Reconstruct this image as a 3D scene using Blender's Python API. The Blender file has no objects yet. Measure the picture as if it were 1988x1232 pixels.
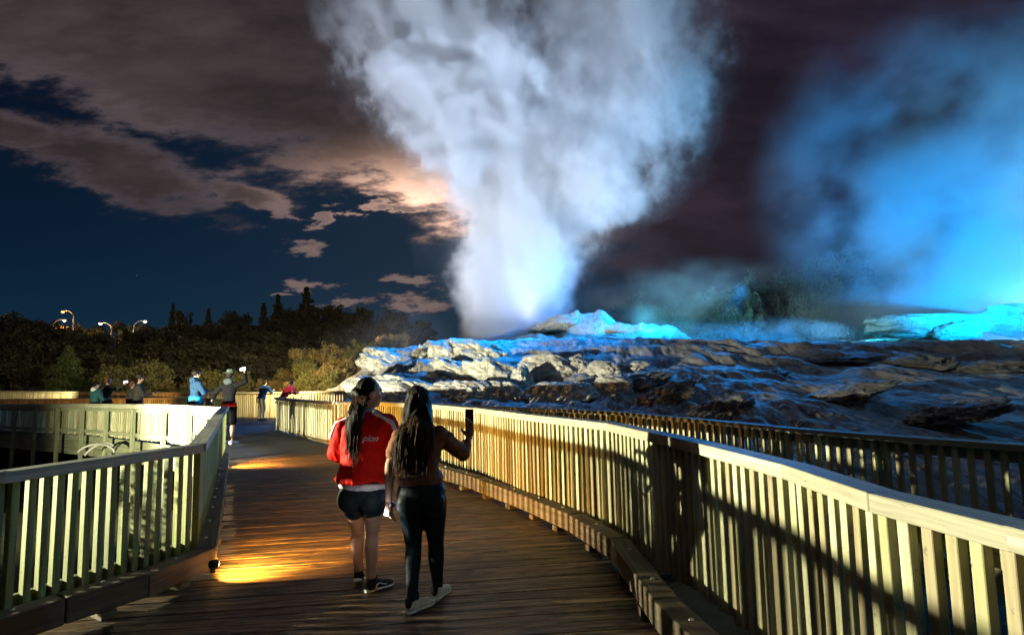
import bpy, bmesh, math, random
import numpy as np
from mathutils import Vector, Matrix, noise, Quaternion
S = bpy.context.scene
COL = S.collection
R = math.radians
random.seed(7)

# ------------------------------------------------------------------ camera
EYE = 1.65
TILT = math.atan(106/1100); ROLL = 0.02
_f = Vector((0, math.cos(TILT), math.sin(TILT)))
_r0 = Vector((1, 0, 0)); _u0 = Vector((0, -math.sin(TILT), math.cos(TILT)))
_r = _r0*math.cos(ROLL) - _u0*math.sin(ROLL)
_u = _u0*math.cos(ROLL) + _r0*math.sin(ROLL)
cam_d = bpy.data.cameras.new('camera'); cam = bpy.data.objects.new('camera', cam_d); COL.objects.link(cam)
cam_d.sensor_width = 36; cam_d.lens = 1100/1988*36; cam_d.clip_end = 3000; cam_d.clip_start = 0.05
m = Matrix((_r, _u, -_f)).transposed().to_4x4(); m.translation = (0, 0, EYE)
cam.matrix_world = m
S.camera = cam
def ray(px, py): return _f + _r*((px-994)/1100) + _u*((616-py)/1100)
def D(px, py, Y):
    d = ray(px, py); t = Y/d.y; return Vector((t*d.x, Y, EYE+t*d.z))
def W(px, py, z):
    d = ray(px, py); t = (z-EYE)/d.z; return Vector((t*d.x, t*d.y, z))

S.view_settings.view_transform = 'Standard'; S.view_settings.look = 'None'
S.view_settings.exposure = 0; S.view_settings.gamma = 1
S.render.engine = 'CYCLES'
cy = S.cycles
cy.use_denoising = True
try: cy.denoiser = 'OPENIMAGEDENOISE'
except Exception: pass
cy.use_adaptive_sampling = True; cy.adaptive_threshold = 0.03
cy.max_bounces = 5; cy.diffuse_bounces = 2; cy.glossy_bounces = 2; cy.transmission_bounces = 2
cy.volume_bounces = 1; cy.transparent_max_bounces = 12
cy.volume_step_rate = 1.0; cy.volume_max_steps = 256
cy.sample_clamp_indirect = 4; cy.sample_clamp_direct = 30
cy.use_light_tree = True
cy.caustics_reflective = False; cy.caustics_refractive = False

# ------------------------------------------------------------------ little node language
class V:
    def __init__(s, t, k): s.t = t; s.k = k
    def _o(s, op, b=None, c=None, rev=False):
        n = s.t.nodes.new('ShaderNodeMath'); n.operation = op
        a = [s, b, c]
        if rev: a[0], a[1] = b, s
        for i, x in enumerate(a):
            if x is None: continue
            if isinstance(x, V): s.t.links.new(x.k, n.inputs[i])
            else: n.inputs[i].default_value = x
        return V(s.t, n.outputs[0])
    def __add__(s, b): return s._o('ADD', b)
    __radd__ = __add__
    def __mul__(s, b): return s._o('MULTIPLY', b)
    __rmul__ = __mul__
    def __sub__(s, b): return s._o('SUBTRACT', b)
    def __rsub__(s, b): return s._o('SUBTRACT', b, rev=True)
    def __truediv__(s, b): return s._o('DIVIDE', b)
    def __neg__(s): return s*-1
    def sqrt(s): return s._o('SQRT')
    def pow(s, b): return s._o('POWER', b)
    def max(s, b): return s._o('MAXIMUM', b)
    def min(s, b): return s._o('MINIMUM', b)
    def floor(s): return s._o('FLOOR')
    def abs(s): return s._o('ABSOLUTE')
    def sin(s): return s._o('SINE')
    def smooth(s, a, b, lo=0., hi=1.):
        n = s.t.nodes.new('ShaderNodeMapRange'); n.interpolation_type = 'SMOOTHSTEP'
        s.t.links.new(s.k, n.inputs[0])
        for i, x in enumerate((a, b, lo, hi)): n.inputs[i+1].default_value = x
        return V(s.t, n.outputs[0])
    def lin(s, a, b, lo=0., hi=1.):
        n = s.t.nodes.new('ShaderNodeMapRange'); s.t.links.new(s.k, n.inputs[0])
        for i, x in enumerate((a, b, lo, hi)): n.inputs[i+1].default_value = x
        return V(s.t, n.outputs[0])
    def curve(s, pts):
        n = s.t.nodes.new('ShaderNodeFloatCurve'); c = n.mapping.curves[0]
        pts = sorted(pts)
        while len(c.points) < len(pts): c.points.new(0.5, 0.5)
        for q, p in zip(c.points, pts): q.location = p
        n.mapping.update(); s.t.links.new(s.k, n.inputs[1]); return V(s.t, n.outputs[0])
def sep(t, k):
    n = t.nodes.new('ShaderNodeSeparateXYZ'); t.links.new(k, n.inputs[0]); return [V(t, o) for o in n.outputs]
def comb(t, x, y, z):
    n = t.nodes.new('ShaderNodeCombineXYZ')
    for i, q in enumerate((x, y, z)):
        if isinstance(q, V): t.links.new(q.k, n.inputs[i])
        else: n.inputs[i].default_value = q
    return n.outputs[0]
def nz(t, vec, scale=1., detail=3., rough=.5, dist=0., lac=2., typ=None):
    n = t.nodes.new('ShaderNodeTexNoise')
    if typ: n.noise_type = typ
    n.inputs['Scale'].default_value = scale; n.inputs['Detail'].default_value = detail
    n.inputs['Roughness'].default_value = rough; n.inputs['Distortion'].default_value = dist
    n.inputs['Lacunarity'].default_value = lac
    if vec is not None: t.links.new(vec, n.inputs['Vector'])
    return V(t, n.outputs[0])
def mixc(t, fac, a, b, mode='MIX'):
    n = t.nodes.new('ShaderNodeMix'); n.data_type = 'RGBA'; n.blend_type = mode
    for i, q in ((0, fac), (6, a), (7, b)):
        if isinstance(q, V): t.links.new(q.k, n.inputs[i])
        elif isinstance(q, (int, float)): n.inputs[i].default_value = q
        elif isinstance(q, tuple): n.inputs[i].default_value = (*q[:3], 1)
        else: t.links.new(q, n.inputs[i])
    return n.outputs[2]

# ------------------------------------------------------------------ night sky
world = bpy.data.worlds.new('World'); S.world = world; world.use_nodes = True
t = world.node_tree; t.nodes.clear()
tc = t.nodes.new('ShaderNodeTexCoord')
dx, dy, dz = sep(t, tc.outputs['Generated'])
yy = dy.abs().max(.05)
u0, v0 = dx/yy, dz/yy
wp = comb(t, u0*1.0, v0*2.2, 3.1)
n1 = nz(t, wp, 2.6, 7, .62); n2 = nz(t, comb(t, u0, v0*2.6, 9.4), 7.5, 6, .6); n3 = nz(t, comb(t, u0*.8, v0*1.5, 5.0), 1.6, 4, .5)
n4 = nz(t, comb(t, u0*1.0, v0*3.2, 1.4), 16., 5, .65)
u = u0 + (n1-.5)*.16; v = v0 + (n2-.5)*.07
def blob(cx, cyy, rx, ry, rot=0., amp=1.):
    c, s_ = math.cos(rot), math.sin(rot)
    a = (u-cx)*c + (v-cyy)*s_; b = (v-cyy)*c - (u-cx)*s_
    return (1.0 - ((a/rx)*(a/rx) + (b/ry)*(b/ry)).sqrt())*amp
# big bank: above a line falling from left to right
edge = v.k
bank = (v - (u*-.345 + .205))*5.0
bank = bank.min((u*-1.0+1.8)*1.0)
low = blob(-.72, .385, .30, .085, -.33, 1.1).max(blob(-.93, .46, .22, .05, -.25)).max(blob(-.46, .325, .10, .035, -.3))
small = blob(-.414, .294, .05, .026).max(blob(-.337, .278, .035, .025)).max(blob(-.362, .226, .065, .026))
small = small.max(blob(-.352, .160, .075, .014)).max(blob(-.287, .122, .16, .028)).max(blob(-.168, .168, .08, .016)).max(blob(-.155, .125, .12, .035)).max(blob(-.20, .30, .16, .022)).max(blob(-.22, .323, .07, .009)).max(blob(-.40, .145, .035, .006))
right = blob(.62, .55, .75, .62, 0., 1.5)
rag = (n1-.5)*.9 + (n2-.5)*.9
cb = (bank + rag*.85 + (n4-.5)*.5).smooth(-.15, .7)
cl = (low + rag*.75 + (n4-.5)*.8).smooth(-.08, .80)
cs = (small*.8 + rag*.8 + (n4-.5)*2.4).smooth(.14, .72)
cr = (right + rag*.5).smooth(-.1, .6)
cover = cb.max(cl).max(cs).max(cr)
# light of the moon behind the bank
mx, mz = u0 + .15, v0 - .315
moon = ((mx*mx*9.0 + mz*mz*46.0)*-3.4)
gm = V(t, t.nodes.new('ShaderNodeMath').outputs[0]); gm.k.node.operation = 'EXPONENT'; t.links.new(moon.k, gm.k.node.inputs[0])
lump = (n2*.75 + n1*.5).smooth(.36, .9, .6, 1.4)
edgeb = (cover.smooth(.0, .5) * (1.0 - cover.smooth(.45, 1.0)))
thick = lump*n3.smooth(.3, .7, .55, 1.6)*(1.0 + edgeb*1.6)
base_cloud = mixc(t, (u0*.9 + .62).smooth(0., 1.25), (.038, .028, .029), (.014, .009, .017))
peach = mixc(t, gm*1.0, base_cloud, (.62, .37, .26))
pk = t.nodes.new('ShaderNodeVectorMath'); pk.operation = 'SCALE'; t.links.new(peach, pk.inputs[0]); t.links.new((thick*(v0.smooth(.08, .32, .55, 1.))).k, pk.inputs[3])
smc = mixc(t, cs*.9, pk.outputs[0], (.19, .135, .13))
clear = mixc(t, v0.smooth(.0, .55), (.0012, .015, .040), (.0010, .005, .016))
clear = mixc(t, u0.smooth(-.9, .1, .0, .55), clear, (.002, .022, .050))
hz = mixc(t, v0.smooth(.02, .26, .45, 0.), clear, (.003, .026, .052))
vor = t.nodes.new('ShaderNodeTexVoronoi'); vor.inputs['Scale'].default_value = 42; t.links.new(tc.outputs['Generated'], vor.inputs['Vector'])
st = V(t, vor.outputs['Distance']); sc_ = sep(t, vor.outputs['Color'])[0]
star = (1.0 - st.smooth(.008, .022))*sc_.smooth(.86, .97)*1.2
hs = mixc(t, 1.0, hz, comb(t, star, star, star), 'ADD')
skyc = mixc(t, cover.smooth(0., 1., 0., .97), hs, smc)
# the physical night sky (moonlit), very faint, under the clouds
nish = t.nodes.new('ShaderNodeTexSky'); nish.sky_type = 'NISHITA'; nish.sun_disc = False
nish.sun_elevation = R(18); nish.sun_rotation = R(-9)
fin = mixc(t, .0003, skyc, nish.outputs[0], 'ADD')
bg = t.nodes.new('ShaderNodeBackground'); t.links.new(fin, bg.inputs[0]); bg.inputs[1].default_value = 1.0
ow = t.nodes.new('ShaderNodeOutputWorld'); t.links.new(bg.outputs[0], ow.inputs[0])
world.cycles.sampling_method = 'MANUAL'; world.cycles.sample_map_resolution = 256

# ------------------------------------------------------------------ lamps of the place, and added fill lamps
def lamp(name, typ, loc, tgt, energy, col, size=.05, cone=100, blend=.4, parent=None):
    d = bpy.data.lights.new(name, typ); d.energy = energy; d.color = col
    if typ == 'AREA': d.size = size
    else: d.shadow_soft_size = size
    if typ == 'SPOT': d.spot_size = R(cone); d.spot_blend = blend
    o = bpy.data.objects.new(name, d); COL.objects.link(o); o.location = loc
    if tgt is not None:
        o.rotation_mode = 'QUATERNION'; o.rotation_quaternion = (Vector(tgt)-Vector(loc)).to_track_quat('-Z', 'Y')
    if parent: o.parent = parent
    return o
WHITE = (1.0, .95, .66)
moonl = lamp('moon', 'SUN', (0, 0, 50), (-.8, 2.0, 49.0), .035, (.75, .85, 1.0), R(.5))
lamp('pit_floodlight', 'SPOT', (-11.3, 4.3, 1.50), (1.5, 5.2, 1.4), 25000, WHITE, .07, 68, .25)
lamp('mound_fill', 'SPOT', (-11., 4.65, .95), (-2.2, 22, 1.9), 36000, (1., .96, .78), .03, 46, .5)  # second lamp added beside the pit flood to brighten the mound
lamp('geyser_floodlight', 'SPOT', (-5.5, 21, 3.4), (-1, 40, 18), 80000, (.70, .80, 1.0), .3, 66, .5)
lamp('vent_light', 'SPOT', (1.1, 39.0, 5.1), (.6, 39.4, 30), 2200, (.80, .74, 1.0), 1.0, 84, .9)
lamp('blue_floodlight', 'SPOT', (12, 33, 8.5), (4.5, 36.5, 4.2), 20000, (.0, .28, 1.0), .3, 84, .7)
lamp('terrace_floodlight', 'SPOT', (21.5, 35, 4.6), (29.5, 41, 4.5), 2400, (.02, .50, .95), .3, 90, .7)
lamp('steam_blue_light', 'SPOT', (30, 30, 2.6), (38, 47, 17), 420000, (.0, .32, 1.0), .5, 100, .8)
lamp('steam_white_light', 'POINT', (50, 45.5, 9.0), None, 18000, (.18, .70, 1.0), .6)
lamp('high_blue_light', 'SPOT', (34, 20, 15), (1, 8, 0), 6500, (.04, .38, .9), .6, 80, .8)
lamp('plume_blue_light', 'SPOT', (24, 34, 3.0), (8, 41, 15), 60000, (.10, .5, 1.0), .4, 75, .8)
lamp('shrub_fill', 'SPOT', (-8.9, 22.5, 2.3), (-11.2, 31, 1.4), 4200, (1., .72, .36), .05, 100, .7)  # warm fill added for the shrubs, no fixture there
lamp('wood_fill', 'SPOT', (-25, 30, 2.0), (-33, 46, 1.5), 2600, (1., .80, .45), .1, 90, .8)  # unseen fill put in to light the green tree before the wood
lamp('walkway_fill', 'SPOT', (-11.2, 5.2, .7), (-9.0, 15, .7), 13000, (1., .97, .62), .05, 62, .9)  # extra lamp added only to brighten the walkway fence
lamp('ridge_blue_fill', 'SPOT', (-1.5, 31.5, 9.0), (-3, 27, 3), 17000, (0., .28, 1.), .2, 70, .8)  # added blue fill for the left ridge tops
lamp('crest_blue_fill', 'SPOT', (3, 31.5, 8.5), (1.5, 29.5, 3.3), 9000, (0., .28, 1.), .2, 104, .8)  # added fill that turns the crest blue
lamp('low_cyan_fill', 'POINT', (47, 42, 4.5), None, 5000, (.5, .92, 1.), .4)  # fill put in to whiten the low steam at right
lamp('mist_teal_fill', 'SPOT', (9, 41, 4.2), (18, 47, 7), 9000, (.06, .50, .72), .3, 110, .8)  # teal fill added to light the low mist
lamp('flat_blue_fill', 'SPOT', (17, 41, 7.5), (13, 34, 3), 24000, (0., .30, 1.), .2, 100, .8)  # another added blue fill, over the flat terraces
lamp('grove_fill', 'SPOT', (20, 56, 5.0), (32, 80, 9), 10000, (.14, .66, .8), .3, 90, .8)  # fill added to tint the right-hand trees teal
lamp('wood_spill_fill', 'SPOT', (-10, 34, 7.0), (-32, 90, 6), 25000, (1., .74, .5), .4, 110, .8)  # big warm fill added to lift the dark wood
lamp('path_orange_light', 'SPOT', (-17.5, 23.5, .5), (-26, 33, .6), 1300, (1., .42, .10), .05, 130, .6)

# ------------------------------------------------------------------ materials
MATS = {}
def newmat(name):
    m = bpy.data.materials.new(name); m.use_nodes = True; t = m.node_tree; t.nodes.clear()
    o = t.nodes.new('ShaderNodeOutputMaterial'); b = t.nodes.new('ShaderNodeBsdfPrincipled'); t.links.new(b.outputs[0], o.inputs[0])
    MATS[name] = m
    return m, t, b
def bump(t, b, h, strength=.3, dist=.02):
    n = t.nodes.new('ShaderNodeBump'); n.inputs['Strength'].default_value = strength; n.inputs['Distance'].default_value = dist
    t.links.new(h.k, n.inputs['Height']); t.links.new(n.outputs[0], b.inputs['Normal'])
def attr(t, name):
    n = t.nodes.new('ShaderNodeAttribute'); n.attribute_name = name; return n
def setk(t, b, name, v):
    if isinstance(v, V): t.links.new(v.k, b.inputs[name])
    elif isinstance(v, tuple): b.inputs[name].default_value = (*v, 1)
    elif isinstance(v, (int, float)): b.inputs[name].default_value = v
    else: t.links.new(v, b.inputs[name])
def wood(name, c1, c2, c3, moss=(.10, .13, .03), mossamt=.5, rough=.75, bs=.35):
    m, t, b = newmat(name)
    lo = attr(t, 'loc').outputs['Vector']; rn = V(t, attr(t, 'rnd').outputs['Fac'])
    x, y, z = sep(t, lo)
    g = comb(t, x*1.2, y*34., z*34.)
    g1 = nz(t, g, 1.0, 4, .65, .4); g2 = nz(t, comb(t, x*2.3, y*8., z*8.), 1.0, 4, .6); g3 = nz(t, comb(t, x*5, y*120., z*120.), 1., 2, .5)
    c = mixc(t, rn.smooth(0., 1.), c1, c2)
    c = mixc(t, (g1*.7+g3*.3).smooth(.38, .66), c, c3)
    c = mixc(t, g2.smooth(.50, .72, 0., mossamt), c, moss)
    c = mixc(t, nz(t, lo, 30., 3, .6).smooth(.62, .72, 0., .55), c, (.05, .04, .03))
    setk(t, b, 'Base Color', c); setk(t, b, 'Roughness', g1.lin(0, 1, rough-.15, rough+.15))
    bump(t, b, g1*.6+g3*.4, bs, .004)
    return m
wood('rail_wood', (.44, .44, .33), (.28, .27, .19), (.20, .19, .13), (.24, .27, .12), .5)
wood('picket_wood', (.56, .56, .35), (.22, .17, .10), (.30, .28, .15), (.18, .22, .05), .65)
wood('mossy_picket', (.28, .31, .08), (.12, .13, .05), (.11, .14, .03), (.16, .23, .02), .8)
wood('kerb_wood', (.16, .12, .065), (.11, .085, .05), (.07, .05, .03), (.09, .10, .03), .4, .7, .6)
wood('grey_wood', (.30, .31, .20), (.22, .23, .14), (.14, .15, .09), (.14, .19, .06), .6)
def deckmat():
    m, t, b = newmat('deck_wood')
    lo = attr(t, 'loc').outputs['Vector']; rn = V(t, attr(t, 'rnd').outputs['Fac'])
    x, y, z = sep(t, lo)
    g1 = nz(t, comb(t, x*1.5, y*38., z*5.), 1., 4, .65, .5)
    g2 = nz(t, comb(t, x*3.0, y*14., z), 1., 4, .7)
    pits = nz(t, comb(t, x*9, y*26., z), 1., 2, .5, 1.2)
    gp = t.nodes.new('ShaderNodeNewGeometry'); big = nz(t, gp.outputs['Position'], .9, 4, .6)
    c = mixc(t, rn.smooth(0., 1.), (.22, .13, .062), (.10, .060, .032))
    c = mixc(t, g1.smooth(.44, .56), c, (.014, .011, .008))
    c = mixc(t, g2.smooth(.50, .60, 0., .85), c, (.007, .006, .005))
    c = mixc(t, big.smooth(.5, .75, 0., .4), c, (.085, .066, .048))
    pt = pits.smooth(.69, .74); c = mixc(t, pt, c, (.008, .007, .006))
    setk(t, b, 'Base Color', c); setk(t, b, 'Roughness', (g2*.5+big*.4).lin(.2, .8, .34, .8))
    # grooves milled along the board
    gro = (y*2.*math.pi/.0155).sin()
    bump(t, b, g1*1.2 + g2*.9 + gro*.3 - pt*2.5, .5, .005)
    b.inputs['Specular IOR Level'].default_value = .45
deckmat()
def simple(name, col, rough=.7, noise_amt=.25, scale=8., metal=0., spec=.4, bs=.15, dist=.01, emit=None, es=0., sheen=0):
    m, t, b = newmat(name)
    tc = t.nodes.new('ShaderNodeTexCoord'); n = nz(t, tc.outputs['Object'], scale, 4, .6)
    lo = tuple(max(0., c*(1-noise_amt)) for c in col); hi = tuple(min(1., c*(1+noise_amt)) for c in col)
    setk(t, b, 'Base Color', mixc(t, n.smooth(.3, .7), lo, hi)); setk(t, b, 'Roughness', rough); b.inputs['Metallic'].default_value = metal
    b.inputs['Specular IOR Level'].default_value = spec
    if bs: bump(t, b, n, bs, dist)
    if emit: b.inputs['Emission Color'].default_value = (*emit, 1); b.inputs['Emission Strength'].default_value = es
    if False: b.inputs['Sheen Weight'].default_value = sheen
    return m
def sinter(name, a, bcol, c3, fs=7., bd=.07, mid=False):
    m, t, b = newmat(name)
    gp = t.nodes.new('ShaderNodeNewGeometry'); P = gp.outputs['Position']
    x, y, z = sep(t, P)
    n1 = nz(t, P, .55, 6, .62); n2 = nz(t, P, 3.2, 6, .68); n3 = nz(t, comb(t, x*2.6+y*.9, y*.45, z*.8), 1.3, 6, .66, .4) if mid else nz(t, comb(t, x*1.3, y*1.3, z*7.), 1.6, 5, .62, .6)
    fl = nz(t, comb(t, x*fs, y*fs*.25, z*.9), 1., 3, .6, .8)
    c = mixc(t, (n1*.6+n2*.4).smooth(.36, .62), a, bcol)
    c = mixc(t, (n3*.55+fl*.45).smooth(.47, .62, 0., .85), c, c3)
    c = mixc(t, n2.smooth(.6, .72, 0., .7), c, tuple(q*.3 for q in c3))
    setk(t, b, 'Base Color', c); setk(t, b, 'Roughness', n2.lin(.2, .8, .62, .95)); b.inputs['Specular IOR Level'].default_value = .12
    bump(t, b, n2*1.0+n3*.5+fl*.6+nz(t, P, 16., 4, .7)*.35, .8, bd)
    return m
sinter('sinter_pale', (.52, .50, .40), (.38, .36, .29), (.22, .20, .17))
sinter('sinter_dark', (.20, .20, .19), (.12, .12, .12), (.055, .05, .05), 5.)
sinter('sinter_mid', (.36, .35, .32), (.20, .19, .18), (.055, .052, .05), 5., .05, True)
def ground_mat(name, cols, scale=1.2, bs=.6, dist=.05, rough=.9):
    m, t, b = newmat(name)
    gp = t.nodes.new('ShaderNodeNewGeometry'); P = gp.outputs['Position']
    n1 = nz(t, P, scale, 6, .65); n2 = nz(t, P, scale*9, 4, .65)
    c = mixc(t, n1.smooth(.35, .65), cols[0], cols[1]); c = mixc(t, n2.smooth(.5, .7, 0., .7), c, cols[2])
    setk(t, b, 'Base Color', c); setk(t, b, 'Roughness', rough); b.inputs['Specular IOR Level'].default_value = .1; bump(t, b, n1*.5+n2*.7, bs, dist)
ground_mat('soil', ((.014, .016, .009), (.024, .024, .015), (.010, .010, .007)))
ground_mat('hill_ground', ((.03, .035, .02), (.05, .045, .03), (.02, .02, .012)), .3)
ground_mat('asphalt', ((.055, .055, .055), (.075, .072, .07), (.035, .035, .035)), 1.5, .5, .008, .7)

# ------------------------------------------------------------------ mesh helpers
def tag(o, label=None, cat=None, group=None, kind=None):
    if label: o['label'] = label
    if cat: o['category'] = cat
    if group: o['group'] = group
    if kind: o['kind'] = kind
    return o
def empty(name, loc=(0, 0, 0), rz=0.):
    o = bpy.data.objects.new(name, None); COL.objects.link(o); o.location = loc; o.rotation_euler = (0, 0, rz); o.empty_display_size = .1
    return o
class MB:
    def __init__(s): s.v = []; s.f = []; s.l = []; s.r = []
    def box(s, c, ax, ay, az, dims, rnd=None, taper=1.):
        """c centre, ax/ay/az unit axes, dims full sizes; ax is the grain"""
        rnd = random.random() if rnd is None else rnd
        off = (rnd*37.1, rnd*11.7, rnd*5.3); n = len(s.v); c = Vector(c)
        if ax.cross(ay).dot(az) < 0: az = -az
        for i in (-.5, .5):
            for j in (-.5, .5):
                for k in (-.5, .5):
                    a, b, d = i*dims[0], j*dims[1], k*dims[2]
                    s.v.append(tuple(c + ax*a + ay*b + az*d)); s.l.append((a+off[0], b+off[1], d+off[2])); s.r.append(rnd)
        for q in ((0, 1, 3, 2), (4, 6, 7, 5), (0, 4, 5, 1), (2, 3, 7, 6), (0, 2, 6, 4), (1, 5, 7, 3)): s.f.append(tuple(n+i for i in q))
    def hexa(s, pts, loc, rnd):
        n = len(s.v)
        for p, l in zip(pts, loc): s.v.append(tuple(p)); s.l.append(tuple(l)); s.r.append(rnd)
        for q in ((0, 1, 3, 2), (4, 6, 7, 5), (0, 4, 5, 1), (2, 3, 7, 6), (0, 2, 6, 4), (1, 5, 7, 3)): s.f.append(tuple(n+i for i in q))
    def tube(s, pts, rad, seg=8, cap=True, rnd=.5):
        n0 = len(s.v); pts = [Vector(p) for p in pts]
        rad = rad if isinstance(rad, (list, tuple)) else [rad]*len(pts)
        prev = None; L = 0
        for i, p in enumerate(pts):
            d = (pts[min(i+1, len(pts)-1)] - pts[max(i-1, 0)]).normalized()
            if prev is None: a = d.orthogonal().normalized()
            else: a = (prev - d*prev.dot(d)).normalized()
            prev = a; b = d.cross(a)
            if i: L += (p-pts[i-1]).length
            for k in range(seg):
                th = 2*math.pi*k/seg; q = p + (a*math.cos(th)+b*math.sin(th))*rad[i]
                s.v.append(tuple(q)); s.l.append((L, math.cos(th)*rad[i], math.sin(th)*rad[i])); s.r.append(rnd)
        for i in range(len(pts)-1):
            for k in range(seg):
                a = n0+i*seg+k; b = n0+i*seg+(k+1) % seg; s.f.append((a, b, b+seg, a+seg))
        if cap:
            s.f.append(tuple(n0+k for k in range(seg))[::-1]); e = n0+(len(pts)-1)*seg; s.f.append(tuple(e+k for k in range(seg)))
    def build(s, name, mat, parent=None, bevel=0., smooth=False, seg=1):
        me = bpy.data.meshes.new(name); me.from_pydata(s.v, [], s.f); me.update()
        a = me.attributes.new('loc', 'FLOAT_VECTOR', 'POINT'); a.data.foreach_set('vector', np.array(s.l, dtype=np.float32).ravel())
        a = me.attributes.new('rnd', 'FLOAT', 'POINT'); a.data.foreach_set('value', np.array(s.r, dtype=np.float32))
        if smooth: me.shade_smooth()
        me.materials.append(MATS[mat]); o = bpy.data.objects.new(name, me); COL.objects.link(o)
        if parent:
            o.parent = parent; o.matrix_parent_inverse = parent.matrix_world.inverted() if parent.location.length == 0 else Matrix.Translation(-Vector(parent.location))
        if bevel:
            b = o.modifiers.new('bevel', 'BEVEL'); b.width = bevel; b.segments = seg; b.limit_method = 'ANGLE'
        return o
ZU = Vector((0, 0, 1))
def V3(*a): return Vector(a)
def lerp(a, b, t): return a+(b-a)*t
def interp(tab, x):
    if x <= tab[0][0]: return tab[0][1]
    for (a, p), (b, q) in zip(tab, tab[1:]):
        if x <= b: return lerp(p, q, (x-a)/(b-a))
    return tab[-1][1]
def sstep(a, b, x):
    x = min(1., max(0., (x-a)/(b-a))); return x*x*(3-2*x)
# ------------------------------------------------------------------ ground and terrain
def heightgrid(name, x0, x1, y0, y1, nx, ny, fn, mat):
    xs = np.linspace(x0, x1, nx); ys = np.linspace(y0, y1, ny)
    vs = [(x, y, fn(x, y)) for y in ys for x in xs]
    fs = [(j*nx+i, j*nx+i+1, (j+1)*nx+i+1, (j+1)*nx+i) for j in range(ny-1) for i in range(nx-1)]
    me = bpy.data.meshes.new(name); me.from_pydata(vs, [], fs); me.shade_smooth(); me.materials.append(MATS[mat])
    o = bpy.data.objects.new(name, me); COL.objects.link(o); tag(o, kind='structure'); return o
def fbm(x, y, z, o=5, h=.9, l=2.1): return noise.fractal(Vector((x, y, z)), h, l, o)
heightgrid('ground', -600, 600, -100, 900, 40, 40, lambda x, y: -1.75, 'soil')
def pit(x, y):
    return -1.35 + .12*fbm(x*.6, y*.6, 1) + .05*fbm(x*3, y*3, 2)
heightgrid('pit_floor', -34, 13, -3, 13.5, 120, 60, pit, 'soil')
FXL = [(8., -.3), (9.8, -1.2), (11.1, -2.3), (14.2, -4.4), (16.5, -6.0), (19., -7.7), (26., -8.2), (27, -30)]
SIL = [(-13., -.6), (-10.5, -.2), (-9., .6), (-7.6, 1.75), (-6.2, 2.75), (-4.6, 3.1), (-2., 3.3), (0., 3.4), (6., 3.3), (12., 3.1), (18, 3.0), (30, 3.0), (60, 2.8)]
PRO = [(9., -1.3), (11., -.5), (14., .15), (18., .75), (22., 1.5), (26., 2.6), (28., 3.05), (32., 3.2), (40., 3.3), (50, 3.2), (70, 2.4), (90, 1.)]
def terrace(x, y):
    w = fbm(x*.13, y*.13, 4.2, 3)*2.2
    yy = y + w - max(0., x-4)*.10
    if x < 0: yy -= 0
    p = interp(PRO, yy)
    s = interp(SIL, x + .4*w)
    fx = interp(FXL, y)
    k = max(0., min(1.05, s/3.2)) if s > 0 else 0.
    z = p*k + (-.9)*(1-k) if p > 0 else p
    z = min(z, p)
    rr_ = sstep(2, 8, x)
    r = noise.ridged_multi_fractal(Vector((x*lerp(.22, .34, rr_)+y*.12, y*lerp(.30, .11, rr_), 2.)), .9, 2.2, 5, 1., 2.)
    z += (r-1.1)*.17*sstep(10, 16, y)*(.4+.6*k)
    # draped flow ribs running down the slope
    ph = (x*.8 + y*.5 + 2.2*fbm(x*.25, y*.25, 7, 3))*5.2
    z += .03*abs(math.sin(ph))*sstep(.1, .4, fbm(x*.2, y*.2, 11, 2)+.35)*sstep(12, 15, y)
    # stepped ledges
    st = .55; q = z/st + .35*fbm(x*.3, y*.3, 3, 3); fr = q-math.floor(q)
    z += (sstep(.25, .75, fr)-fr)*st*.45*sstep(14, 18, y)
    z += .09*fbm(x*1.6+y*.5, y*lerp(1.6, .5, rr_), 5, 4)*sstep(9, 14, y)
    z += .07*(noise.ridged_multi_fractal(Vector((x*1.5+y*.5, y*lerp(1.3, .3, rr_), 6.)), .9, 2.2, 3, 1., 2.)-1.)*sstep(9, 12, y)*(1-sstep(30, 34, y))
    # vent cone
    cx, cyy = 4.9, 38.5
    dd = math.hypot((x-cx)/3.9, (y-cyy)/4.); cone = 2.0*(1-sstep(.35, 1.05, dd))
    d2 = math.hypot((x-8.2)/3.6, (y-38)/4.); cone = max(cone, 1.15*(1-sstep(.6, 1.1, d2)))
    d3 = math.hypot((x-1.6)/2.6, (y-38)/4.); cone = max(cone, .75*(1-sstep(.4, 1.1, d3)))
    z += cone*(1+.20*fbm(x*.9, y*.9, 8, 4)) + (.25*fbm(x*1.1, y*1.1, 15, 4) if cone > .05 else 0)
    m_ = sstep(fx+.1, fx+1.6, x)
    z = z*m_ + (-1.9)*(1-m_)
    return z
heightgrid('sinter_terrace_near', -16, 34, 9, 30, 420, 260, terrace, 'sinter_mid')
heightgrid('sinter_terrace_far', -20, 80, 30, 90, 420, 240, terrace, 'sinter_pale')
def hill(x, y):
    r = math.hypot(x, y)
    z = -1.2 + sstep(55, 150, y - .12*x)*(8.5 + 3.*fbm(x*.012, 3., 1, 3)) + sstep(20, 70, x)*sstep(60, 100, y)*6
    return z + .8*fbm(x*.05, y*.05, 2, 4)
heightgrid('hills', -260, 260, 40, 330, 130, 80, hill, 'hill_ground')

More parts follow.
